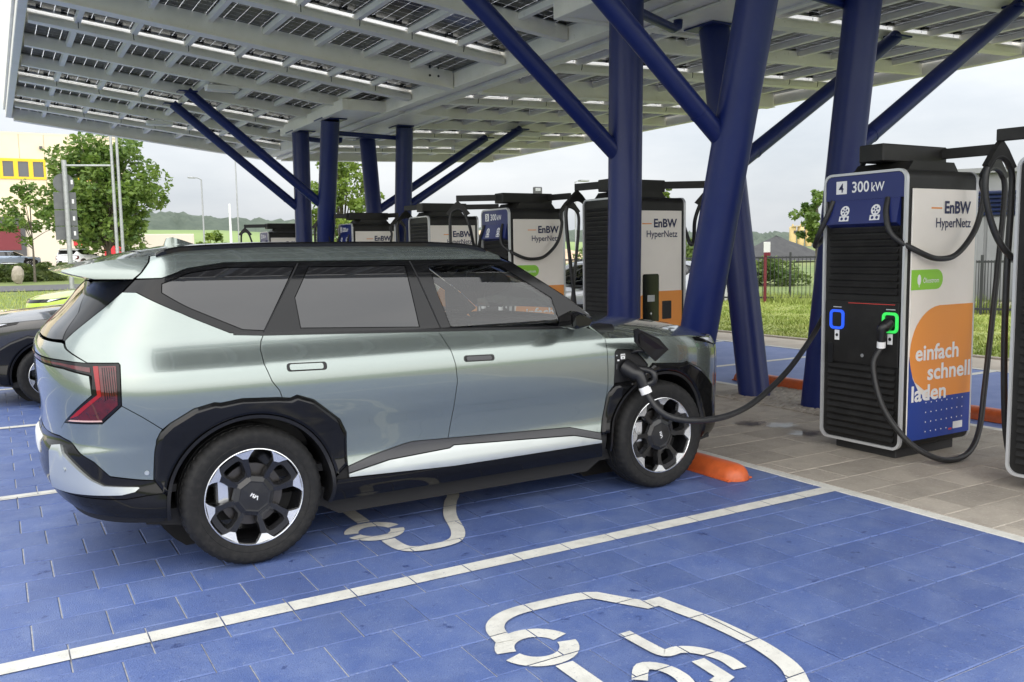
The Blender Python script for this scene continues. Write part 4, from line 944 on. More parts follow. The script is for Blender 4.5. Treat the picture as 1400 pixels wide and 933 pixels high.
# --- door handles, mirrors
for dr, (u0, u1, z0, z1, sl) in ((rd, (.446,.664,1.018,1.062,-.006)), (fd, (1.492,1.696,.990,1.028,-.006))):
    o = rrect(u0, u1, z0, z1, .016, 4); o = [(a, b+sl*(a-u0)/(u1-u0)) for a, b in o]; panel('handle_recess', 'gloss_black', o, parent=dr, off=.002, fold=.006, gap=0)
    o = rrect(u0+.014, u1-.022, z0+.007, z1-.008, .010, 4); o = [(a, b+sl*(a-u0)/(u1-u0)) for a, b in o]; panel('handle', 'car_paint' if u0 < 1 else 'satin_grey', o, parent=dr, off=.009, fold=.008, gap=0)
m = MB()
S_ = [(1.945,-.03,1.155,1.235),(1.945,-.12,1.150,1.265),(1.94,-.19,1.155,1.265),(1.945,-.22,1.172,1.245)]; V = []
for x, y, a, b in S_: V += [(x-.045, y, a+.012), (x-.05, y, b-.01), (x-.02, y, b), (x+.055, y, b-.025), (x+.075, y, (a+b)/2), (x+.055, y, a+.008), (x-.02, y, a)]
m.add(V, [(7*i+j, 7*i+(j+1) % 7, 7*i+7+(j+1) % 7, 7*i+7+j) for i in range(3) for j in range(7)]+[tuple(range(7)), tuple(21+j for j in range(7))]); mr_ = cb(m, 'door_mirror', 'gloss_black', 40, parent=fd, side='both')
m = MB(); m.box(2.03, 2.10, -.045, .08, 1.15, 1.185, .01); cb(m, 'mirror_foot', 'satin_black', parent=fd, side='both')
m = MB(); m.add([(1.896,-.05,1.172),(1.890,-.185,1.172),(1.886,-.185,1.245),(1.892,-.05,1.225)], [(0,1,2,3)]); cb(m, 'mirror_glass', 'gloss_black', parent=mr_, side='both')
# --- charge port with open flap
cp0 = skin(port, off=-.010, fold=.004, gap=.002); pb = cobj('charge_port', gmesh([cp0], 'charge_port', 'satin_black')); cpm = mir(skin(port, off=.0, gap=.002)); cobj('fuel_flap_cover', gmesh([cpm], 'flap_cover', 'car_paint'))
for u_, z_, w, h, mt in ((2.665,.935,.035,.035,'print_white'), (2.628,.912,.016,.010,'print_white'), (2.615,.945,.010,.008,'trim_silver'), (2.615,.87,.010,.035,'satin_grey')):
    sd = skin([(u_-w/2,z_-h/2),(u_+w/2,z_-h/2),(u_+w/2,z_+h/2),(u_-w/2,z_+h/2)], off=-.007, fold=.002, gap=0); cobj('port_sticker', gmesh([sd], 'port_sticker', mt), pb)
for a, b in ((2.657,.942),(2.673,.942),(2.665,.926)):
    sd = skin([(a-.004,b-.004),(a+.004,b-.004),(a+.004,b+.004),(a-.004,b+.004)], off=-.0055, fold=.001, gap=0); cobj('port_sticker', gmesh([sd], 'port_sticker', 'black_plastic'), pb)
fl_ = [(2.362,-.20,1.118),(2.40,-.20,1.124),(2.626,-.12,1.045),(2.737,-.08,.965),(2.642,-.06,.891),(2.527,-.08,.971),(2.40,-.16,1.038)]; nrm = (Vector(fl_[3])-Vector(fl_[0])).cross(Vector(fl_[4])-Vector(fl_[0])).normalized(); nrm = nrm if nrm.y > 0 else -nrm
m = MB(); V = [Vector(p) for p in fl_]; cen = sum(V, Vector())/7; V = V+[p+nrm*.016+(cen-p)*-.03 for p in V]; m.add(V, [tuple(range(7)), tuple(range(7, 14))[::-1]]+[(i, (i+1) % 7, 7+(i+1) % 7, 7+i) for i in range(7)]); fo = cb(m, 'charge_flap', 'satin_black')
m = MB(); I = [cen+(Vector(p)-cen)*.78-nrm*.002 for p in fl_]; J = [p-nrm*.006 for p in I]; m.add(I+J, [tuple(range(7)), tuple(range(7, 14))[::-1]]+[(i, (i+1) % 7, 7+(i+1) % 7, 7+i) for i in range(7)]); m.build('flap_lining', 'satin_black', fo)
m = MB(); m.tube(spline([(2.49,.02,.95),(2.52,-.04,.97),(2.58,-.075,.965)], 5), .013, 8); cb(m, 'flap_hinge', 'satin_black', 60)
# --- cabin
m = MB(); m.prism([(1.55,.95),(1.75,1.10),(2.25,1.12),(2.3,.6),(1.7,.6)], .16, 2*YC-.16, 'y'); cb(m, 'dashboard', 'cabin_dark')
m = MB(); m.box(-.55, 2.2, .16, 2*YC-.16, .42, .46); cb(m, 'cabin_floor', 'cabin_dark')
for yy in (.52, 1.30):
    m = MB(); m.cbox((1.10, yy, .66), (.26, .24, .10), .05); m.cbox((.86, yy, .98), (.07, .23, .30), .05, Matrix.Rotation(-.22, 3, 'Y')); m.cbox((.775, yy, 1.36), (.045, .12, .085), .03); cb(m, 'front_seat', 'cabin_seat', 60)
m = MB(); m.cbox((.18, YC, .64), (.27, .60, .11), .05); m.cbox((-.12, YC, .98), (.07, .60, .30), .05, Matrix.Rotation(-.3, 3, 'Y'))
for yy in (.5, .91, 1.32): m.cbox((-.25, yy, 1.33), (.04, .11, .07), .03)
cb(m, 'rear_bench', 'cabin_seat', 60)
m = MB(); R = Matrix.Rotation(math.radians(-24), 3, 'Y'); pts = [Vector((1.47, 1.30, 1.0))+R @ Vector((0, .185*math.cos(a), .185*math.sin(a))) for a in np.linspace(0, 2*PI, 29)]; m.tube(pts, .017, 8, False); m.tube([pts[0], pts[14]], .018, 6); m.tube([Vector((1.47,1.30,1.0)), Vector((1.68,1.30,.93))], .03, 8); cb(m, 'steering_wheel', 'satin_grey', 60)
m = MB(); m.box(1.60, 1.64, .62, 1.50, 1.06, 1.17, .01); cb(m, 'display_screen', 'gloss_black')
m = MB(); m.cbox((1.72, YC, 1.545), (.02, .12, .035), .01); cb(m, 'rear_view_mirror', 'satin_black')
# --- wheels (axis y, outer face at y=0)
def wheel_meshes():
    D = {}; n = 150; m = MB(); prof = [(.258,.014),(.262,.006),(.280,-.002),(.292,-.004),(.294,-.002),(.318,-.007),(.340,-.004),(.352,.004),(.361,.016),(.3675,.034),(.3695,.058),(.3615,.060),(.3615,.068),(.370,.070),(.3705,.108),(.3620,.110),(.3620,.120),(.3705,.122),(.370,.160),(.3615,.162),(.3615,.170),(.3695,.172),(.3675,.205),(.352,.232),(.30,.242),(.255,.225)]; V = []
    for k, (r, h) in enumerate(prof):
        for j in range(n):
            a = 2*PI*j/n; rr = r
            if k in (7, 8, 9, 10) and j % 3 == 0: rr -= .0045
            if k in (13, 14) and j % 3 == 1: rr -= .003
            V.append((rr*math.cos(a), h, rr*math.sin(a)))
    m.add(V, [(i*n+j, i*n+(j+1) % n, (i+1)*n+(j+1) % n, (i+1)*n+j) for i in range(len(prof)-1) for j in range(n)]); D['tyre'] = m.mesh('tyre', 'tyre_rubber', 28)
    D['rim_lip'] = MB().lathe([(.2600,.012),(.2585,.004),(.2545,.003),(.2515,.006),(.2505,.018)], 72, axis='y').mesh('rim_lip', 'machined_alloy', 50)
    D['rim_barrel'] = MB().lathe([(.2505,.018),(.244,.030),(.238,.09),(.236,.20),(.225,.215),(.05,.215)], 60, axis='y').mesh('rim_barrel', 'rim_black', 40)
    # five-sided spoke frames
    pods = MB(); pats = []; spk = MB()
    for k in range(4):
        th = math.radians(90*k)
        def T(r, t, y): return (r*math.cos(th)-t*math.sin(th), y, r*math.sin(th)+t*math.cos(th))
        out_ = [(.078,-.034),(.118,-.070),(.185,-.088),(.228,-.080),(.243,-.050),(.2475,0),(.243,.050),(.228,.080),(.185,.088),(.118,.070),(.078,.034)]
        inn = [(.124,-.016),(.140,-.032),(.180,-.042),(.198,-.038),(.203,-.025),(.204,0),(.203,.025),(.198,.038),(.180,.042),(.140,.032),(.124,.016)]
        yo = lambda r: .030-.022*math.sin(min(1, (r-.07)/.18)*PI*.5)+.006
        L1 = [T(r, t, yo(r)+.012) for r, t in out_]; L2 = [T(r*.985, t*.93, yo(r)) for r, t in out_]; L3 = [T(r, t, yo(r)+.002) for r, t in [(.164+(a-.164)*1.22, b*1.28) for a, b in inn]]; L4 = [T(r, t, .060) for r, t in inn]; L0 = [T(r, t, .07) for r, t in out_]
        q = len(out_); pods.add(L0+L1+L2+L3+L4, [(q*l+i, q*l+(i+1) % q, q*l+q+(i+1) % q, q*l+q+i) for l in range(4) for i in range(q)])
        for s in (-1, 1):
            c0 = math.radians(22)*s
            def Q(r, a, y): a = th+c0+s*math.radians(a); return (r*math.cos(a), y, r*math.sin(a))
            A_ = [Q(.2535,-11,.004), Q(.2535,13,.004), Q(.236,9,.006), Q(.206,3.5,.010), Q(.214,-4,.009), Q(.238,-8,.006)]; B_ = [(p[0], p[1]+.03, p[2]) for p in A_]
            pat = MB(); pats.append(pat); pat.add(A_+B_, [tuple(range(6)), tuple(range(6, 12))[::-1]]+[(i, (i+1) % 6, 6+(i+1) % 6, 6+i) for i in range(6)])
            spk.add([Q(.07,6,.03), Q(.07,-6,.03), Q(.215,-4.5,.016), Q(.215,4.5,.016), Q(.07,6,.07), Q(.07,-6,.07), Q(.215,-4.5,.07), Q(.215,4.5,.07)], [(0,1,2,3),(0,4,7,3),(1,5,6,2),(3,2,6,7)])
    D['spoke_frames'] = pods.mesh('spoke_frames', 'rim_satin', 30); D['spokes'] = spk.mesh('spokes', 'rim_black'); D['accents'] = [q.mesh('rim_accent', 'machined_alloy') for q in pats]
    oc = lambda r, h: [(r*math.cos(2*PI*(j+.5)/8), h, r*math.sin(2*PI*(j+.5)/8)) for j in range(8)]
    m = MB(); m.add(oc(.118,.050)+oc(.112,.030)+oc(.086,.016)+oc(.078,.017)+oc(.03,.014), [(8*l+j, 8*l+(j+1) % 8, 8*l+8+(j+1) % 8, 8*l+8+j) for l in range(4) for j in range(8)]+[tuple(32+j for j in range(8))]); D['hub_cap'] = m.mesh('hub_cap', 'rim_satin')
    lg = MB()
    for P in ([(-.030,-.014),(-.030,.014)], [(-.030,-.006),(-.012,.014),(-.012,-.014)], [(-.012,.002),(.002,-.014)], [(.002,-.014),(.002,.014)], [(.002,-.010),(.018,.014),(.030,-.014)]):
        for a, b in zip(P, P[1:]):
            d = Vector((b[0]-a[0], b[1]-a[1])).normalized(); w = Vector((-d.y, d.x))*.0028; lg.add([(a[0]+w.x, .0125, a[1]+w.y), (a[0]-w.x, .0125, a[1]-w.y), (b[0]-w.x, .0125, b[1]-w.y), (b[0]+w.x, .0125, b[1]+w.y)], [(0,1,2,3)])
    D['hub_logo'] = lg.mesh('hub_logo', 'print_white')
    D['brake_disc'] = MB().lathe([(.06,.085),(.165,.085),(.165,.105),(.06,.105)], 40, axis='y').mesh('brake_disc', 'brake_steel', 40)
    D['brake_caliper'] = MB().cbox((-.15, .10, .03), (.035, .035, .075), .01).mesh('brake_caliper', 'machined_alloy')
    return D
WD = wheel_meshes()
def wheel(parent, x, y, side, rot, logo=.5, scale=1.):
    e = obj('wheel', WD['tyre'], parent, (x, y, .37*scale), (0, rot, 0 if side < 0 else PI)); e.scale = (scale,)*3
    for k in ('rim_lip','rim_barrel','spoke_frames','spokes','hub_cap','brake_disc'): obj(k, WD[k], e)
    for q in WD['accents']: obj('rim_accent', q, e)
    lo = obj('hub_logo', WD['hub_logo'], e); lo.rotation_euler = (0, logo-rot, 0); lo.scale = (.72, 1, .72)
    cal = obj('brake_caliper', WD['brake_caliper'], e); cal.rotation_euler = (0, -rot, 0); return e
wheel(car, -1.3, .0-YC, -1, math.radians(-33), math.radians(36)); wheel(car, 2.75-1.3, .0-YC, -1, math.radians(-19.5), math.radians(72))
wheel(car, -1.3, YC, 1, .4); wheel(car, 2.75-1.3, YC, 1, .9)
# plug of charger 4 sitting in the car's port
plug(chargers[0], Vector((2.44,.015,.865))-Vector(C4), Vector((2.525,-.115,.69))-Vector(C4), True)
# ------------------------------------------------------------------ other cars: same builder, own paint, own label
def repaint(root, table):
    for o in [root]+list(root.children_recursive):
        if o.type != 'MESH' or not o.data.materials: continue
        nm = o.data.materials[0].name
        base = o.name.split('.')[0]
        key = base if base in table else nm
        if key in table: o.material_slots[0].link = 'OBJECT'; o.material_slots[0].material = MATS[table[key]]
M('paint_black', (.014,.014,.015), .22, coat=1.0)
M('paint_lime', (.50,.66,.02), .3, coat=1.0)
M('paint_white', (.72,.73,.74), .3, coat=.8)
M('paint_silver', (.42,.43,.45), .3, metal=.5, coat=.8)
M('paint_bluegrey', (.20,.25,.32), .3, metal=.4, coat=.8)
def car_copy(label, loc, rz, table, scale=(1,1,1), drop=()):
    c = car.copy(); COL.objects.link(c); c.location = loc; c.rotation_euler = (0, 0, rz); c.scale = scale; tag(c, label, 'car', 'other parked cars')
    for ch in car.children:
        b = ch.name.split('.')[0]
        if b in ('charge_flap','flap_hinge','charge_port') or b in drop: continue
        copy_tree(ch, c)
    repaint(c, table); return c
car_copy('black car parked nose out behind the tail of the silver SUV', (.86, 7.27, 0), PI, {'car_paint': 'paint_black', 'trim_silver': 'satin_black', 'sill_trim': 'satin_black', 'sill_strip': 'satin_black'}, (1, 1, .93))
car_copy('lime green and white car parked nose out beyond the black car', (1.72, 12.9, 0), PI, {'car_paint': 'paint_lime', 'front_door': 'paint_white', 'rear_door': 'paint_white', 'trim_silver': 'satin_black'}, (1, 1, .96))
car_copy('silver car on the far bays seen between two chargers', (9.3, 9.7, 0), PI, {'car_paint': 'paint_silver', 'trim_silver': 'satin_black'}, (1, 1, .84))
small = ('parking_sensor','shut_line','antenna_fin','rear_view_mirror','display_screen','steering_wheel','port_sticker')
car_copy('white car beyond the hedge under the big tree', (4.7, 71.5, .75), math.radians(62), {'car_paint': 'paint_white', 'privacy_glass': 'gloss_black'}, (1, 1, .95), small)
car_copy('blue grey car beyond the hedge at the left edge', (.0, 78, .95), math.radians(10), {'car_paint': 'paint_bluegrey'}, (1, 1, .80), small)

# ------------------------------------------------------------------ vegetation
def leaf_mat(name, a, b, sc, tr=.35):
    m = bpy.data.materials.new(name); m.use_nodes = True; N = m.node_tree.nodes; Lk = m.node_tree.links; p = N['Principled BSDF']; p.inputs['Roughness'].default_value = .55
    g = N.new('ShaderNodeNewGeometry'); n = N.new('ShaderNodeTexNoise'); n.inputs['Scale'].default_value = sc; n.inputs['Detail'].default_value = 3; Lk.new(g.outputs['Position'], n.inputs['Vector'])
    r = N.new('ShaderNodeValToRGB'); r.color_ramp.elements[0].position = .36; r.color_ramp.elements[1].position = .64; r.color_ramp.elements[0].color = (*a, 1); r.color_ramp.elements[1].color = (*b, 1); Lk.new(n.outputs[0], r.inputs[0]); Lk.new(r.outputs[0], p.inputs['Base Color'])
    t = N.new('ShaderNodeBsdfTranslucent'); Lk.new(r.outputs[0], t.inputs[0]); mx = N.new('ShaderNodeMixShader'); mx.inputs[0].default_value = tr; Lk.new(p.outputs[0], mx.inputs[1]); Lk.new(t.outputs[0], mx.inputs[2]); Lk.new(mx.outputs[0], N['Material Output'].inputs[0]); MATS[name] = m
leaf_mat('leaf_maple', (.065,.13,.022), (.19,.28,.05), 1.4); leaf_mat('leaf_bright', (.10,.17,.02), (.22,.30,.05), 1.2); leaf_mat('leaf_hedge', (.05,.09,.018), (.13,.17,.04), 2.0); leaf_mat('leaf_bush', (.06,.11,.02), (.16,.22,.05), .9)
M('bark', (.10,.085,.065), .9, noise=(9,(.16,.14,.11),.4,.7), bump=(20,.8))
def leaves(centres, radii, per, size, seed):
    r = np.random.default_rng(seed); V = []
    C = np.repeat(np.asarray(centres, float), per, 0); Rr = np.repeat(np.asarray(radii, float), per); n = len(C)
    d = r.normal(size=(n, 3)); d /= np.linalg.norm(d, axis=1, keepdims=True); P = C+d*(Rr*r.uniform(.35, 1.0, n)**.5)[:,None]*np.array([1, 1, .8])
    a = r.normal(size=(n, 3)); a[:,2] *= .6; a /= np.linalg.norm(a, axis=1, keepdims=True); b = np.cross(a, r.normal(size=(n, 3))); b /= np.linalg.norm(b, axis=1, keepdims=True); s = (size*r.uniform(.6, 1.3, n))[:,None]
    Q = np.stack([P-a*s, P+b*s*.55, P+a*s, P-b*s*.55], 1); return Q.reshape(-1, 3), n
def leaf_obj(name, cs, rs, per, size, mat, parent, seed, loc):
    Q, n = leaves(cs, rs, per, size, seed); me = bpy.data.meshes.new(name); me.from_pydata((Q-np.array(loc)).tolist(), [], [(4*i, 4*i+1, 4*i+2, 4*i+3) for i in range(n)]); me.materials.append(MATS[mat]); return obj(name, me, parent)
def tree(label, base, top, rx, crown_lo, mat, seed, leafn=5000, size=.16, clumps=60, trunk=.16, lean=0., group='trees round the charging park', name='tree', sparse=1.):
    r = np.random.default_rng(seed); t = thing(name, label, 'tree', base, 0, group); bx, by, bz = base; hh = top-crown_lo; cz = crown_lo+hh*.45
    cs = []; rs = []
    while len(cs) < clumps:
        p = r.uniform(-1, 1, 3); q = np.linalg.norm(p)
        if q > 1 or q < .25*sparse: continue
        taper = 1-.35*max(0, p[2]); cs.append((bx+p[0]*rx*taper, by+p[1]*rx*taper, cz+p[2]*hh*.52)); rs.append(rx*r.uniform(.16, .30))
    m = MB(); m.tube(spline([(0,0,0),(lean*.3+.02,0,(crown_lo-bz)*.6),(lean,.03,crown_lo-bz+hh*.3),(lean,.0,crown_lo-bz+hh*.75)], 4), [trunk*(1-.075*i) for i in range(13)], 9); m.build('trunk', 'bark', t, 60)
    lm = MB()
    for c in cs[::3]:
        e = Vector(c)-Vector(base); a = Vector((lean*.7, 0, (crown_lo-bz)*r.uniform(.75, 1.1)+hh*.12*max(0, (c[2]-cz)/hh*4))); lm.tube(spline([a, a.lerp(e, .5)+Vector((0,0,.12*hh*.3)), e], 3), [trunk*.38*(1-.13*i) for i in range(7)], 5)
    lm.build('limbs', 'bark', t, 60); leaf_obj('crown', cs, rs, max(4, leafn//clumps), size, mat, t, seed, base); return t
tree('big bushy maple in front of the cream warehouse', (6.9, 72.3, .7), 12.0, 4.7, 2.6, 'leaf_maple', 3, 15000, .22, 120, .26)
tree('thin sapling with few leaves left of the grey sign', (1.24, 61.0, .1), 6.6, 2.0, 2.6, 'leaf_maple', 4, 1500, .16, 26, .09, sparse=1.6)
tree('leafy branches of a tree cut off at the left edge', (-3.2, 41, .4), 9.3, 1.9, 4.6, 'leaf_maple', 5, 3000, .14, 50, .14)
tree('bright green tree seen between the far blue posts', (14.4, 38.9, .2), 6.9, 1.9, 1.6, 'leaf_bright', 6, 6000, .12, 80, .12)
tree('young tree whose top shows right of the payment charger', (25.3, 27.0, 0), 4.75, .75, 2.4, 'leaf_bright', 7, 1500, .10, 26, .08)
tree('slim tree just left of charger number 4', (23.0, 16.2, 0), 3.65, .75, 1.75, 'leaf_maple', 8, 2200, .085, 34, .07)
def bush(label, c, rx, rz, mat, seed, n=2600, size=.11, name='bush', group='bushes behind the park'):
    r = np.random.default_rng(seed); t = thing(name, label, 'bush', c, 0, group); cs = []; rs = []
    for _ in range(26):
        a = r.uniform(0, 2*PI); q = r.uniform(0, 1)**.5; cs.append((c[0]+rx*q*math.cos(a), c[1]+rx*q*math.sin(a), c[2]+rz*r.uniform(.15, .95)*(1-.5*q*q))); rs.append(rx*r.uniform(.2, .38))
    m = MB()
    for p in cs[::3]: m.tube([(0,0,0), tuple((Vector(p)-Vector(c))*.5+Vector((0,0,.05))), tuple(Vector(p)-Vector(c))], [.03,.02,.01], 5)
    m.build('stems', 'bark', t); leaf_obj('foliage', cs, rs, n//26, size, mat, t, seed, c); return t
bush('pale green bush in front of the distant field', (9.75, 47.3, .4), 1.25, 2.9, 'leaf_bright', 11)
for i, (x, y, rx, rz) in enumerate(((24.2, 29.5, 1.9, 1.75), (26.6, 27.2, 2.0, 1.9), (28.2, 23.6, 1.6, 1.0), (29.4, 20.2, 1.25, .62), (30.6, 16.8, 1.25, .6), (31.6, 13.4, 1.25, .6), (21.5, 32.5, 2.0, 1.7), (18.6, 35.2, 1.9, 1.7))):
    bush(('broad green bush beyond the payment charger, left of the leaning post', 'green bush behind the low white wall', 'green bush hidden mostly by the leaning blue post', 'green bush behind the metal fence below the gravel heap', 'green bush behind the metal fence right of the gravel heap', 'green bush behind the metal fence near charger 4', 'green bush seen between chargers, left one', 'green bush seen left of the payment charger')[i], (x, y, -.05), rx, rz, 'leaf_bush', 20+i, 4200, .10)
def hedge(label, x0, x1, y0, y1, z0, z1, seed):
    r = np.random.default_rng(seed); c = ((x0+x1)/2, (y0+y1)/2, z0); t = thing('hedge', label, 'hedge', c); n = 260
    cs = np.stack([r.uniform(x0, x1, n), r.uniform(y0, y1, n), r.uniform(z0, z1, n)], 1); leaf_obj('foliage', cs, np.full(n, .30), 60, .11, 'leaf_hedge', t, seed, c)
    MB().box(x0-c[0]+.1, x1-c[0]-.1, y0-c[1]+.25, y1-c[1]-.25, -.2, z1-z0-.12).build('inner_twigs', 'leaf_hedge', t)
hedge('clipped green hedge along the road at the left', -9, 3.3, 61.6, 62.9, .15, 1.2, 31)
blades('verge_grass', 14000, (-10, 12, 26, 44), .05, .2, 'blade', 'rough grass verge left beyond the bays')

# ------------------------------------------------------------------ roads and verges at the left
def sheet(name, x0, x1, y0, y1, mat, label, dz):
    V = []; F = []; nx, ny = 30, 12
    for j in range(ny+1):
        for i in range(nx+1): x, y = x0+(x1-x0)*i/nx, y0+(y1-y0)*j/ny; V.append((x, y, float(hgt(x, y))+dz))
    F = [(j*(nx+1)+i, j*(nx+1)+i+1, (j+1)*(nx+1)+i+1, (j+1)*(nx+1)+i) for j in range(ny) for i in range(nx)]; o = struct(MB().add(V, F).build(name, mat)); o['label'] = label; return o
sheet('road', -60, 16, 46, 55, 'asphalt', 'grey road crossing behind the bays at the left', -.02)
sheet('path', -60, 9, 25.2, 29, 'path_slab', 'pale gravel path before the left verge', -.02)
sheet('yard', -40, 40, 66, 108, 'path_slab', 'pale concrete yard before the warehouse', -.03)
# boulder
r = np.random.default_rng(5); bm = bmesh.new(); bmesh.ops.create_icosphere(bm, subdivisions=2, radius=.5)
for v in bm.verts: v.co = Vector((v.co.x*.75, v.co.y*.6, v.co.z*1.25))*(1+r.normal(0, .05))
me = bpy.data.meshes.new('boulder'); bm.to_mesh(me); bm.free(); M('stone', (.36,.32,.26), .9, noise=(5,(.24,.21,.17),.4,.7), bump=(12,.6)); me.materials.append(MATS['stone']); tag(obj('boulder', me, None, (.25, 59.6, .62)), 'pale upright boulder in front of the hedge', 'boulder')

# ------------------------------------------------------------------ warehouse at the left
M('cream_cladding', (.72,.64,.48), .6, noise=(.15,(.68,.59,.42),.4,.65)); M('yellow_frame', (.75,.50,.02), .5); M('window_dark', (.10,.105,.115), .15); M('maroon_door', (.16,.02,.03), .5); M('red_door', (.50,.02,.03), .5); M('dock_grey', (.075,.075,.08), .7); M('plinth_pale', (.60,.55,.46), .8)
wh = thing('warehouse', 'cream clad warehouse with yellow framed windows behind the maple', 'building', (8, 112, 1.0))
def wp(m, name, mat, parent=None):
    o = m.build(name, mat, parent or wh)
    if parent is None: o.location = (-8, -112, -1.0)
    return o
wp(MB().box(-40, 12.6, 107.1, 130, .5, 15.1), 'wall', 'cream_cladding')
pm = MB().box(-1.18, 1.18, -.08, 0, 0, 9.6, .02).mesh('cladding_panel', 'cream_cladding')
for i in range(16): obj('cladding_panel', pm, wh, (-28+i*2.42-8, 107.09-112, 5.55-1.0))
wp(MB().box(-40, 12.7, 107.0, 107.2, 15.1, 15.35), 'parapet', 'plinth_pale')
wp(MB().box(-40, 12.6, 106.98, 107.08, .5, 5.5), 'base_wall', 'plinth_pale')
for x0 in (-9.2, -7.7, -6.2, -4.7, -1.1, .35, 1.8, 3.25, 6.6, 8.1, 9.6):
    w = wp(MB().ring(rrect(x0, x0+1.45, 10.3, 12.5, .01, 1), rrect(x0+.22, x0+1.23, 10.55, 12.2, .01, 1), 106.88, 107.05, 'y'), 'window_frame', 'yellow_frame'); wp(MB().box(x0+.2, x0+1.25, 106.97, 107.0, 10.5, 12.25), 'window_pane', 'window_dark', w)
for x0, x1, z1, mt in ((-6.5, -2.8, 6.2, 'maroon_door'), (-1.6, 2.3, 6.2, 'maroon_door')):
    d = wp(MB().box(x0, x1, 106.75, 106.97, 1.2, z1), 'loading_dock', 'dock_grey'); wp(MB().box(x0+.5, x1-.5, 106.72, 106.745, 2.6, z1-1.0, .01), 'dock_door', mt, d)
wp(MB().box(10.1, 11.9, 106.8, 106.97, 1.1, 3.2, .02), 'side_door', 'red_door'); wp(MB().box(7.0, 9.0, 106.8, 106.97, 3.0, 4.2, .02), 'door_canopy', 'red_door')
wp(MB().box(4.2, 4.5, 106.7, 106.97, 13.6, 13.9), 'wall_lamp', 'dock_grey')
tr_ = thing('trailer', 'pale box trailer parked right of the maple', 'trailer', (13.6, 88, .9)); MB().box(-2.8, 2.6, -1.2, 1.2, .9, 2.9, .04).build('box', 'plinth_pale', tr_); MB().box(-2.8, 2.6, -1.1, 1.1, .75, 1.0).build('chassis', 'dock_grey', tr_)
for x in (-1.8, -.6, 2.3): MB().lathe([(0,-.15),(.45,-.15),(.5,-.1),(.5,.1),(.45,.15),(0,.15)], 18, (x, -1.05, .3), 'y').build('wheel', 'tyre_rubber', tr_, 40)

# ------------------------------------------------------------------ poles, lamps, signs
def pole(label, x, y, z0, z1, r, arm=None, name='street_lamp', mat='galvanised', group='street lamps'):
    t = thing(name, label, 'lamp post' if name == 'street_lamp' else 'pole', (x, y, z0), 0, group); MB().tube([(0,0,0),(0,0,z1-z0)], [r, r*.65], 10).build('pole', mat, t, 60); MB().tube([(0,0,0),(0,0,.5)], r*1.35, 10).build('base_sleeve', mat, t, 60)
    if arm:
        dx, dy = arm; MB().tube([(0,0,z1-z0),(dx*.5,dy*.5,z1-z0+.10),(dx,dy,z1-z0+.10)], r*.5, 8).build('arm', mat, t, 60); MB().cbox((dx*1.25, dy*1.25, z1-z0+.10), (abs(dx)*.30+.10, abs(dy)*.3+.10, .05), .02).build('lantern', mat, t)
    return t
pole('tall grey lamp post left of the maple middle, nearer one of the pair', 4.05, 41.2, .2, 9.5, .085, (.8, -.3))
pole('tall grey lamp post of the pair, right hand one', 4.55, 43.3, .2, 10.0, .085, (.8, .3))
pole('far lamp post with short arm over the pale bush', 11.4, 58, .6, 6.75, .07, (-.5, -.1))
pole('tall thin pole left of the far blue posts', 15.6, 66, .6, 13, .06, None, 'flag_pole'); pole('short white pole in front of the hill', 15.0, 66, .6, 5.6, .13, None, 'white_pole', 'paint_white')
pole('lamp post with curved arm between two chargers', 24.6, 32.9, 0, 5.05, .05, (.55, .2))
fl = thing('floodlight', 'square floodlight on a pole above charger 3', 'lamp post', (31.1, 46.9, 0), 0, 'street lamps'); MB().tube([(0,0,0),(0,0,5.3)], .06, 8).build('pole', 'galvanised', fl, 60); MB().cbox((0,0,5.65), (.30,.16,.26), .05).build('lamp_head', 'dock_grey', fl); MB().cbox((-.06,-.17,5.72), (.2,.01,.1), .004).build('lamp_glass', 'galvanised', fl)
sg = thing('traffic_sign', 'back of a grey traffic sign on a galvanised post', 'sign', (2.1, 42.3, .2)); MB().tube([(0,0,0),(0,0,6.0)], .11, 12).build('post', 'galvanised', sg, 60); MB().tube([(0,0,5.75),(1.9,-1.0,5.72)], .05, 8).build('cross_arm', 'galvanised', sg, 60)
M('sign_back', (.11,.115,.125), .6, noise=(3,(.14,.145,.15),.4,.7))
MB().prism([(-.06+.45*math.cos(a), 4.95+.45*math.sin(a)) for a in np.linspace(0, 2*PI, 28)[:-1]], .12, .15, 'y').build('round_plate', 'sign_back', sg)
for i, (a, b) in enumerate(((3.72,4.52),(2.95,3.68),(2.3,2.92))): MB().box(-.53, .43, .12, .15, a, b, .01).build('sign_plate', 'sign_back', sg)
for z in (5.0, 4.1, 3.3, 2.6): MB().box(.24, .33, .105, .118, z-.10, z+.10).build('sticker', 'print_white', sg)

# ------------------------------------------------------------------ right background: fence, wall, sheds, heaps, silos
M('fence_steel', (.035,.037,.042), .5)
def fence(label, p0, p1, h, nsec, z0=0., bar=.11, name='metal_fence'):
    a, b = Vector((*p0, z0)), Vector((*p1, z0)); t = thing(name, label, 'fence', a, math.atan2(b.y-a.y, b.x-a.x)); L = (b-a).length; s = L/nsec
    for i in range(nsec+1): MB().box(i*s-.03, i*s+.03, -.03, .03, 0, h+.12, .004).build('post', 'fence_steel', t)
    for i in range(nsec):
        for z in (.12, h-.06): MB().box(i*s+.03, (i+1)*s-.03, -.02, .02, z, z+.05).build('rail', 'fence_steel', t)
        m = MB(); k = int(s/bar)
        for j in range(1, k): m.box(i*s+j*s/k-.009, i*s+j*s/k+.009, -.009, .009, .05, h)
        struct(m.build('bars', 'fence_steel', t), 'stuff')
fence('dark steel bar fence beyond the grass, between the blue posts and charger 4', (14.0, 19.9), (22.6, 8.9), 1.35, 7)
fence('light mesh fence in front of the grey workshop', (16.9, 10.2), (19.6, 4.6), 1.25, 4, 0, .06, 'mesh_fence')
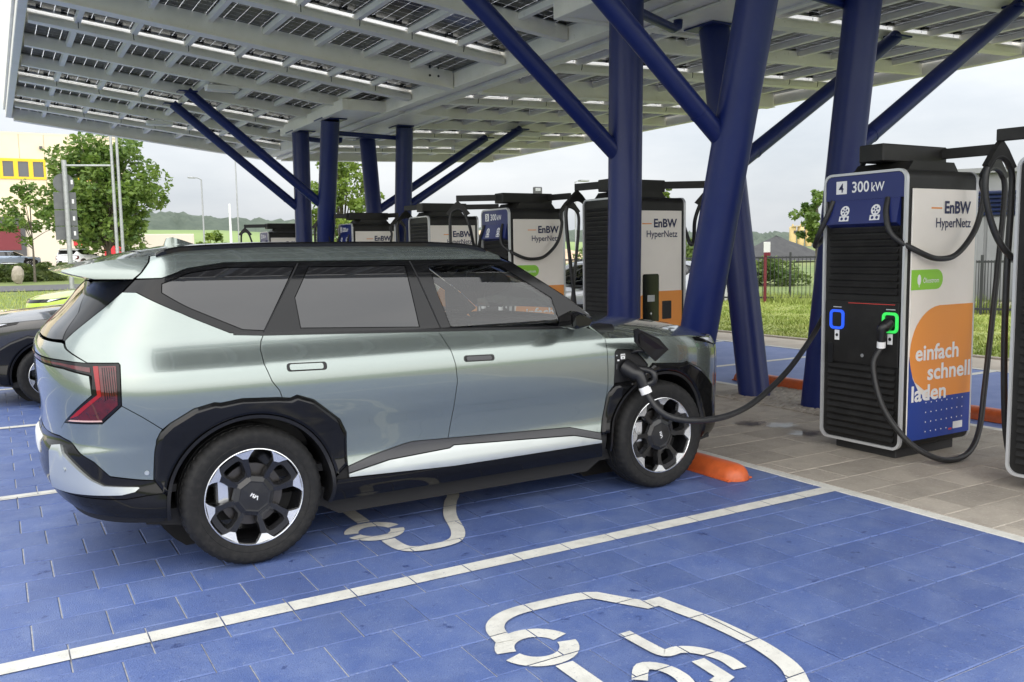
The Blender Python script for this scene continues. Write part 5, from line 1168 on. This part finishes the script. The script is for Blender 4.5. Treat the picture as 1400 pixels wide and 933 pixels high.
st = thing('fence_sign', 'small white and red notice on a post by the fence', 'sign', (18.2, 13.9, 0)); MB().tube([(0,0,0),(0,0,1.75)], .045, 8).build('post', 'maroon_door', st, 60); MB().cbox((0,-.06,1.62), (.13,.008,.15), .004).build('panel', 'plate_white', st); MB().cbox((0,-.07,1.42), (.13,.008,.05), .003).build('lower_panel', 'maroon_door', st)
wl = thing('low_wall', 'low white wall with dark cap behind the leaning blue post', 'wall', (17.4, 15.9, 0), math.radians(-32)); MB().box(-1.0, 1.05, -.12, .12, 0, .86, .01).build('wall_body', 'paint_white', wl); MB().box(-1.05, 1.1, -.16, .16, .862, .93, .01).build('coping', 'dock_grey', wl)
M('shed_grey', (.24,.245,.255), .5, noise=(1.2,(.20,.205,.215),.4,.7)); M('shed_blue', (.012,.02,.075), .35)
wsx, wsy = 17.6, 10.2
ws = thing('workshop', 'grey workshop with dark blue corrugated band behind charger 4', 'building', (19.6, 8.2, 0), math.radians(-60))
MB().box(-1.2, 14, 0, 7, 0, 3.3).build('wall', 'shed_grey', ws)
for i in range(12): MB().box(-1.2+i*1.25, -.02+i*1.25, -.05, -.002, .25, 2.25, .01).build('wall_panel', 'shed_grey', ws)
for i in range(6): MB().prism([(-.01,2.28+i*.10),(-.09,2.30+i*.10),(-.10,2.34+i*.10),(-.01,2.375+i*.10)], -1.2, 14, 'x').build('corrugated_strip', 'shed_blue', ws)
MB().box(-1.3, 14.1, -.15, 7.1, 3.3, 3.42).build('roof', 'shed_grey', ws)
for x in (1.3, 3.6, 6.0): w = MB().ring(rrect(x, x+1.1, .75, 1.35, .01, 1), rrect(x+.05, x+1.05, .80, 1.30, .01, 1), -.10, -.03, 'y').build('window_frame', 'galvanised', ws); MB().box(x+.04, x+1.06, -.06, -.052, .79, 1.31).build('window_pane', 'window_dark', w)
MB().box(-1.2, 14, -.06, -.003, 0, .22).build('base_course', 'plinth_pale', ws)
def heap(label, c, r, h, mat, seed, name):
    q = np.random.default_rng(seed); n, k = 40, 14; V = []; 
    for i in range(k+1):
        for j in range(n):
            a = 2*PI*j/n; t = i/k; rr = r*t*(1+.10*math.sin(3*a+seed)+.05*math.sin(7*a)); V.append((rr*math.cos(a)*1.25, rr*math.sin(a), h*(1-t)**.92+q.normal(0, h*.012)))
    return tag(MB().add(V, [(i*n+j, (i+1)*n+j, (i+1)*n+(j+1) % n, i*n+(j+1) % n) for i in range(k) for j in range(n)]).build(name, mat, None, 60, c), label, 'heap')
M('gravel', (.045,.045,.047), .95, noise=(1.5,(.06,.06,.06),.4,.7), bump=(4,.8)); M('sand', (.52,.38,.26), .95, noise=(.5,(.42,.30,.20),.4,.7), bump=(2,.8))
heap('dark grey cone of gravel behind the fence', (68, 60.2, .2), 4.6, 2.5, 'gravel', 3, 'gravel_heap')
heap('brown sand mound over the roof of the silver SUV', (44, 78, .3), 11, 3.6, 'sand', 5, 'sand_mound'); heap('smaller brown sand mound seen between chargers', (58, 72, .3), 6, 2.2, 'sand', 6, 'sand_mound')
ch_ = thing('site_hut', 'cream hut with flat brown roof behind the chargers', 'building', (33.5, 62, .4)); MB().box(-4, 4, -2, 2, 0, 1.9).build('wall', 'plinth_pale', ch_); MB().box(-4.2, 4.2, -2.2, 2.2, 1.9, 2.35).build('roof', 'stone', ch_); MB().box(-1, 0, -2.05, -2.0, .1, 1.6).build('door', 'dock_grey', ch_)
M('silo_yellow', (.62,.47,.22), .6, noise=(.4,(.52,.38,.17),.4,.7))
si = thing('silo_group', 'yellow concrete plant silos above the gravel heap', 'silos', (300, 264, 1.5))
for i in range(3):
    s = MB().lathe([(1.2,0),(1.45,1.5),(1.45,8.2),(1.3,8.4),(0,8.5)], 20, (i*3.0-3, -i*1.7+1.7, 0), 'z').build('silo', 'silo_yellow', si, 40); MB().box(i*3-3.9, i*3-2.1, -i*1.7, -i*1.7+.3, 5.6, 6.8).build('logo_field', 'dock_grey', s); MB().tube([(i*3-3, -i*1.7+1.7, 8.4), (i*3-3, -i*1.7+1.7, 9.6)], .3, 8).build('vent', 'silo_yellow', s)
MB().box(-5, 5, -1, 1, 8.5, 8.8).build('gantry', 'silo_yellow', si)
mp_ = thing('conveyor_plant', 'pale yellow conveyor plant right of the silos', 'plant', (312, 246, 1.5)); MB().prism([(-4,0),(3,0),(3,4.5),(1,4.8),(-1,3.0),(-4,2.2)], -1, 1, 'y').build('hopper', 'silo_yellow', mp_); MB().tube([(-6,0,1),(2,0,5.4)], .5, 6).build('belt', 'silo_yellow', mp_)
# hills
M('forest', (.060,.082,.058), .95, noise=[(.02,(.085,.108,.075),.4,.65,6),(.12,(.045,.065,.046),.45,.7,4)], bump=(.15,1.0))  # greyed green: distance haze is mixed into the forest colour
def ridge(name, label, az0, az1, d0, d1, prof, mat, seed, rough):
    q = np.random.default_rng(seed); n, k = 700, 14; V = []
    for i in range(k+1):
        for j in range(n+1):
            az = math.radians(az0+(az1-az0)*j/n); t = i/k; d = d0+(d1-d0)*t; h = np.interp(math.degrees(az), [p[0] for p in prof], [p[1] for p in prof]); zz = h*math.sin(min(1, t*1.25)*PI/2); V.append((-1.1+d*math.sin(az), -4.6+d*math.cos(az), zz+q.normal(0, rough)*(t > .15)))
    o = struct(MB().add(V, [(i*(n+1)+j, i*(n+1)+j+1, (i+1)*(n+1)+j+1, (i+1)*(n+1)+j) for i in range(k) for j in range(n)]).build(name, mat, None, 60)); o['label'] = label
ridge('hill', 'wooded hill on the horizon', -60, 120, 760, 1100, [(-60,40),(0,46),(9,48),(14,40),(25,30),(35,22),(45,15),(60,14),(120,20)], 'forest', 9, 1.6)
ridge('field', 'pale green field below the wooded hill', -60, 40, 300, 560, [(-60,14),(0,16),(12,15),(20,11),(40,4)], 'field', 10, .0)

# puddles drying on the island
def wet_film():
    m = bpy.data.materials.new('wet_film'); m.use_nodes = True; N = m.node_tree.nodes; Lk = m.node_tree.links; p = N['Principled BSDF']; p.inputs['Base Color'].default_value = (.06,.055,.05,1); p.inputs['Roughness'].default_value = .06
    t = N.new('ShaderNodeTexCoord'); ln = N.new('ShaderNodeVectorMath'); ln.operation = 'LENGTH'; n = N.new('ShaderNodeTexNoise'); n.inputs['Scale'].default_value = 9; n.inputs['Detail'].default_value = 5; Lk.new(t.outputs['Object'], ln.inputs[0]); Lk.new(t.outputs['Object'], n.inputs['Vector'])
    a = N.new('ShaderNodeMath'); a.operation = 'MULTIPLY_ADD'; a.inputs[1].default_value = -3.0; Lk.new(ln.outputs['Value'], a.inputs[0]); Lk.new(n.outputs[0], a.inputs[2])
    r = N.new('ShaderNodeMapRange'); r.inputs[1].default_value = .02; r.inputs[2].default_value = .30; r.inputs[4].default_value = .5; Lk.new(a.outputs[0], r.inputs[0])
    tr = N.new('ShaderNodeBsdfTransparent'); mx = N.new('ShaderNodeMixShader'); Lk.new(r.outputs[0], mx.inputs[0]); Lk.new(tr.outputs[0], mx.inputs[1]); Lk.new(p.outputs[0], mx.inputs[2]); Lk.new(mx.outputs[0], N['Material Output'].inputs[0]); MATS['wet_film'] = m
wet_film()
for i, (px_, py_, a, b, rz) in enumerate(PUDDLES):
    q = np.random.default_rng(40+i); n = 26; pts = [(a*(1+.25*math.sin(3*t+i)+q.normal(0,.08))*math.cos(t), b*(1+.2*math.sin(2*t+i)+q.normal(0,.08))*math.sin(t)) for t in np.linspace(0, 2*PI, n+1)[:-1]]
    m = MB(); m.add([(x, y, 0) for x, y in pts], [tuple(range(n))]); tag(m.build('puddle', 'wet_film', None, None, (px_, py_, .0055), (0, 0, rz)), ('largest wet patch on the pavers left of charger 4', 'narrow wet patch nearest the base of charger 4', 'small wet patch on the pavers toward the car nose')[i], 'puddle', 'wet patches on the island')
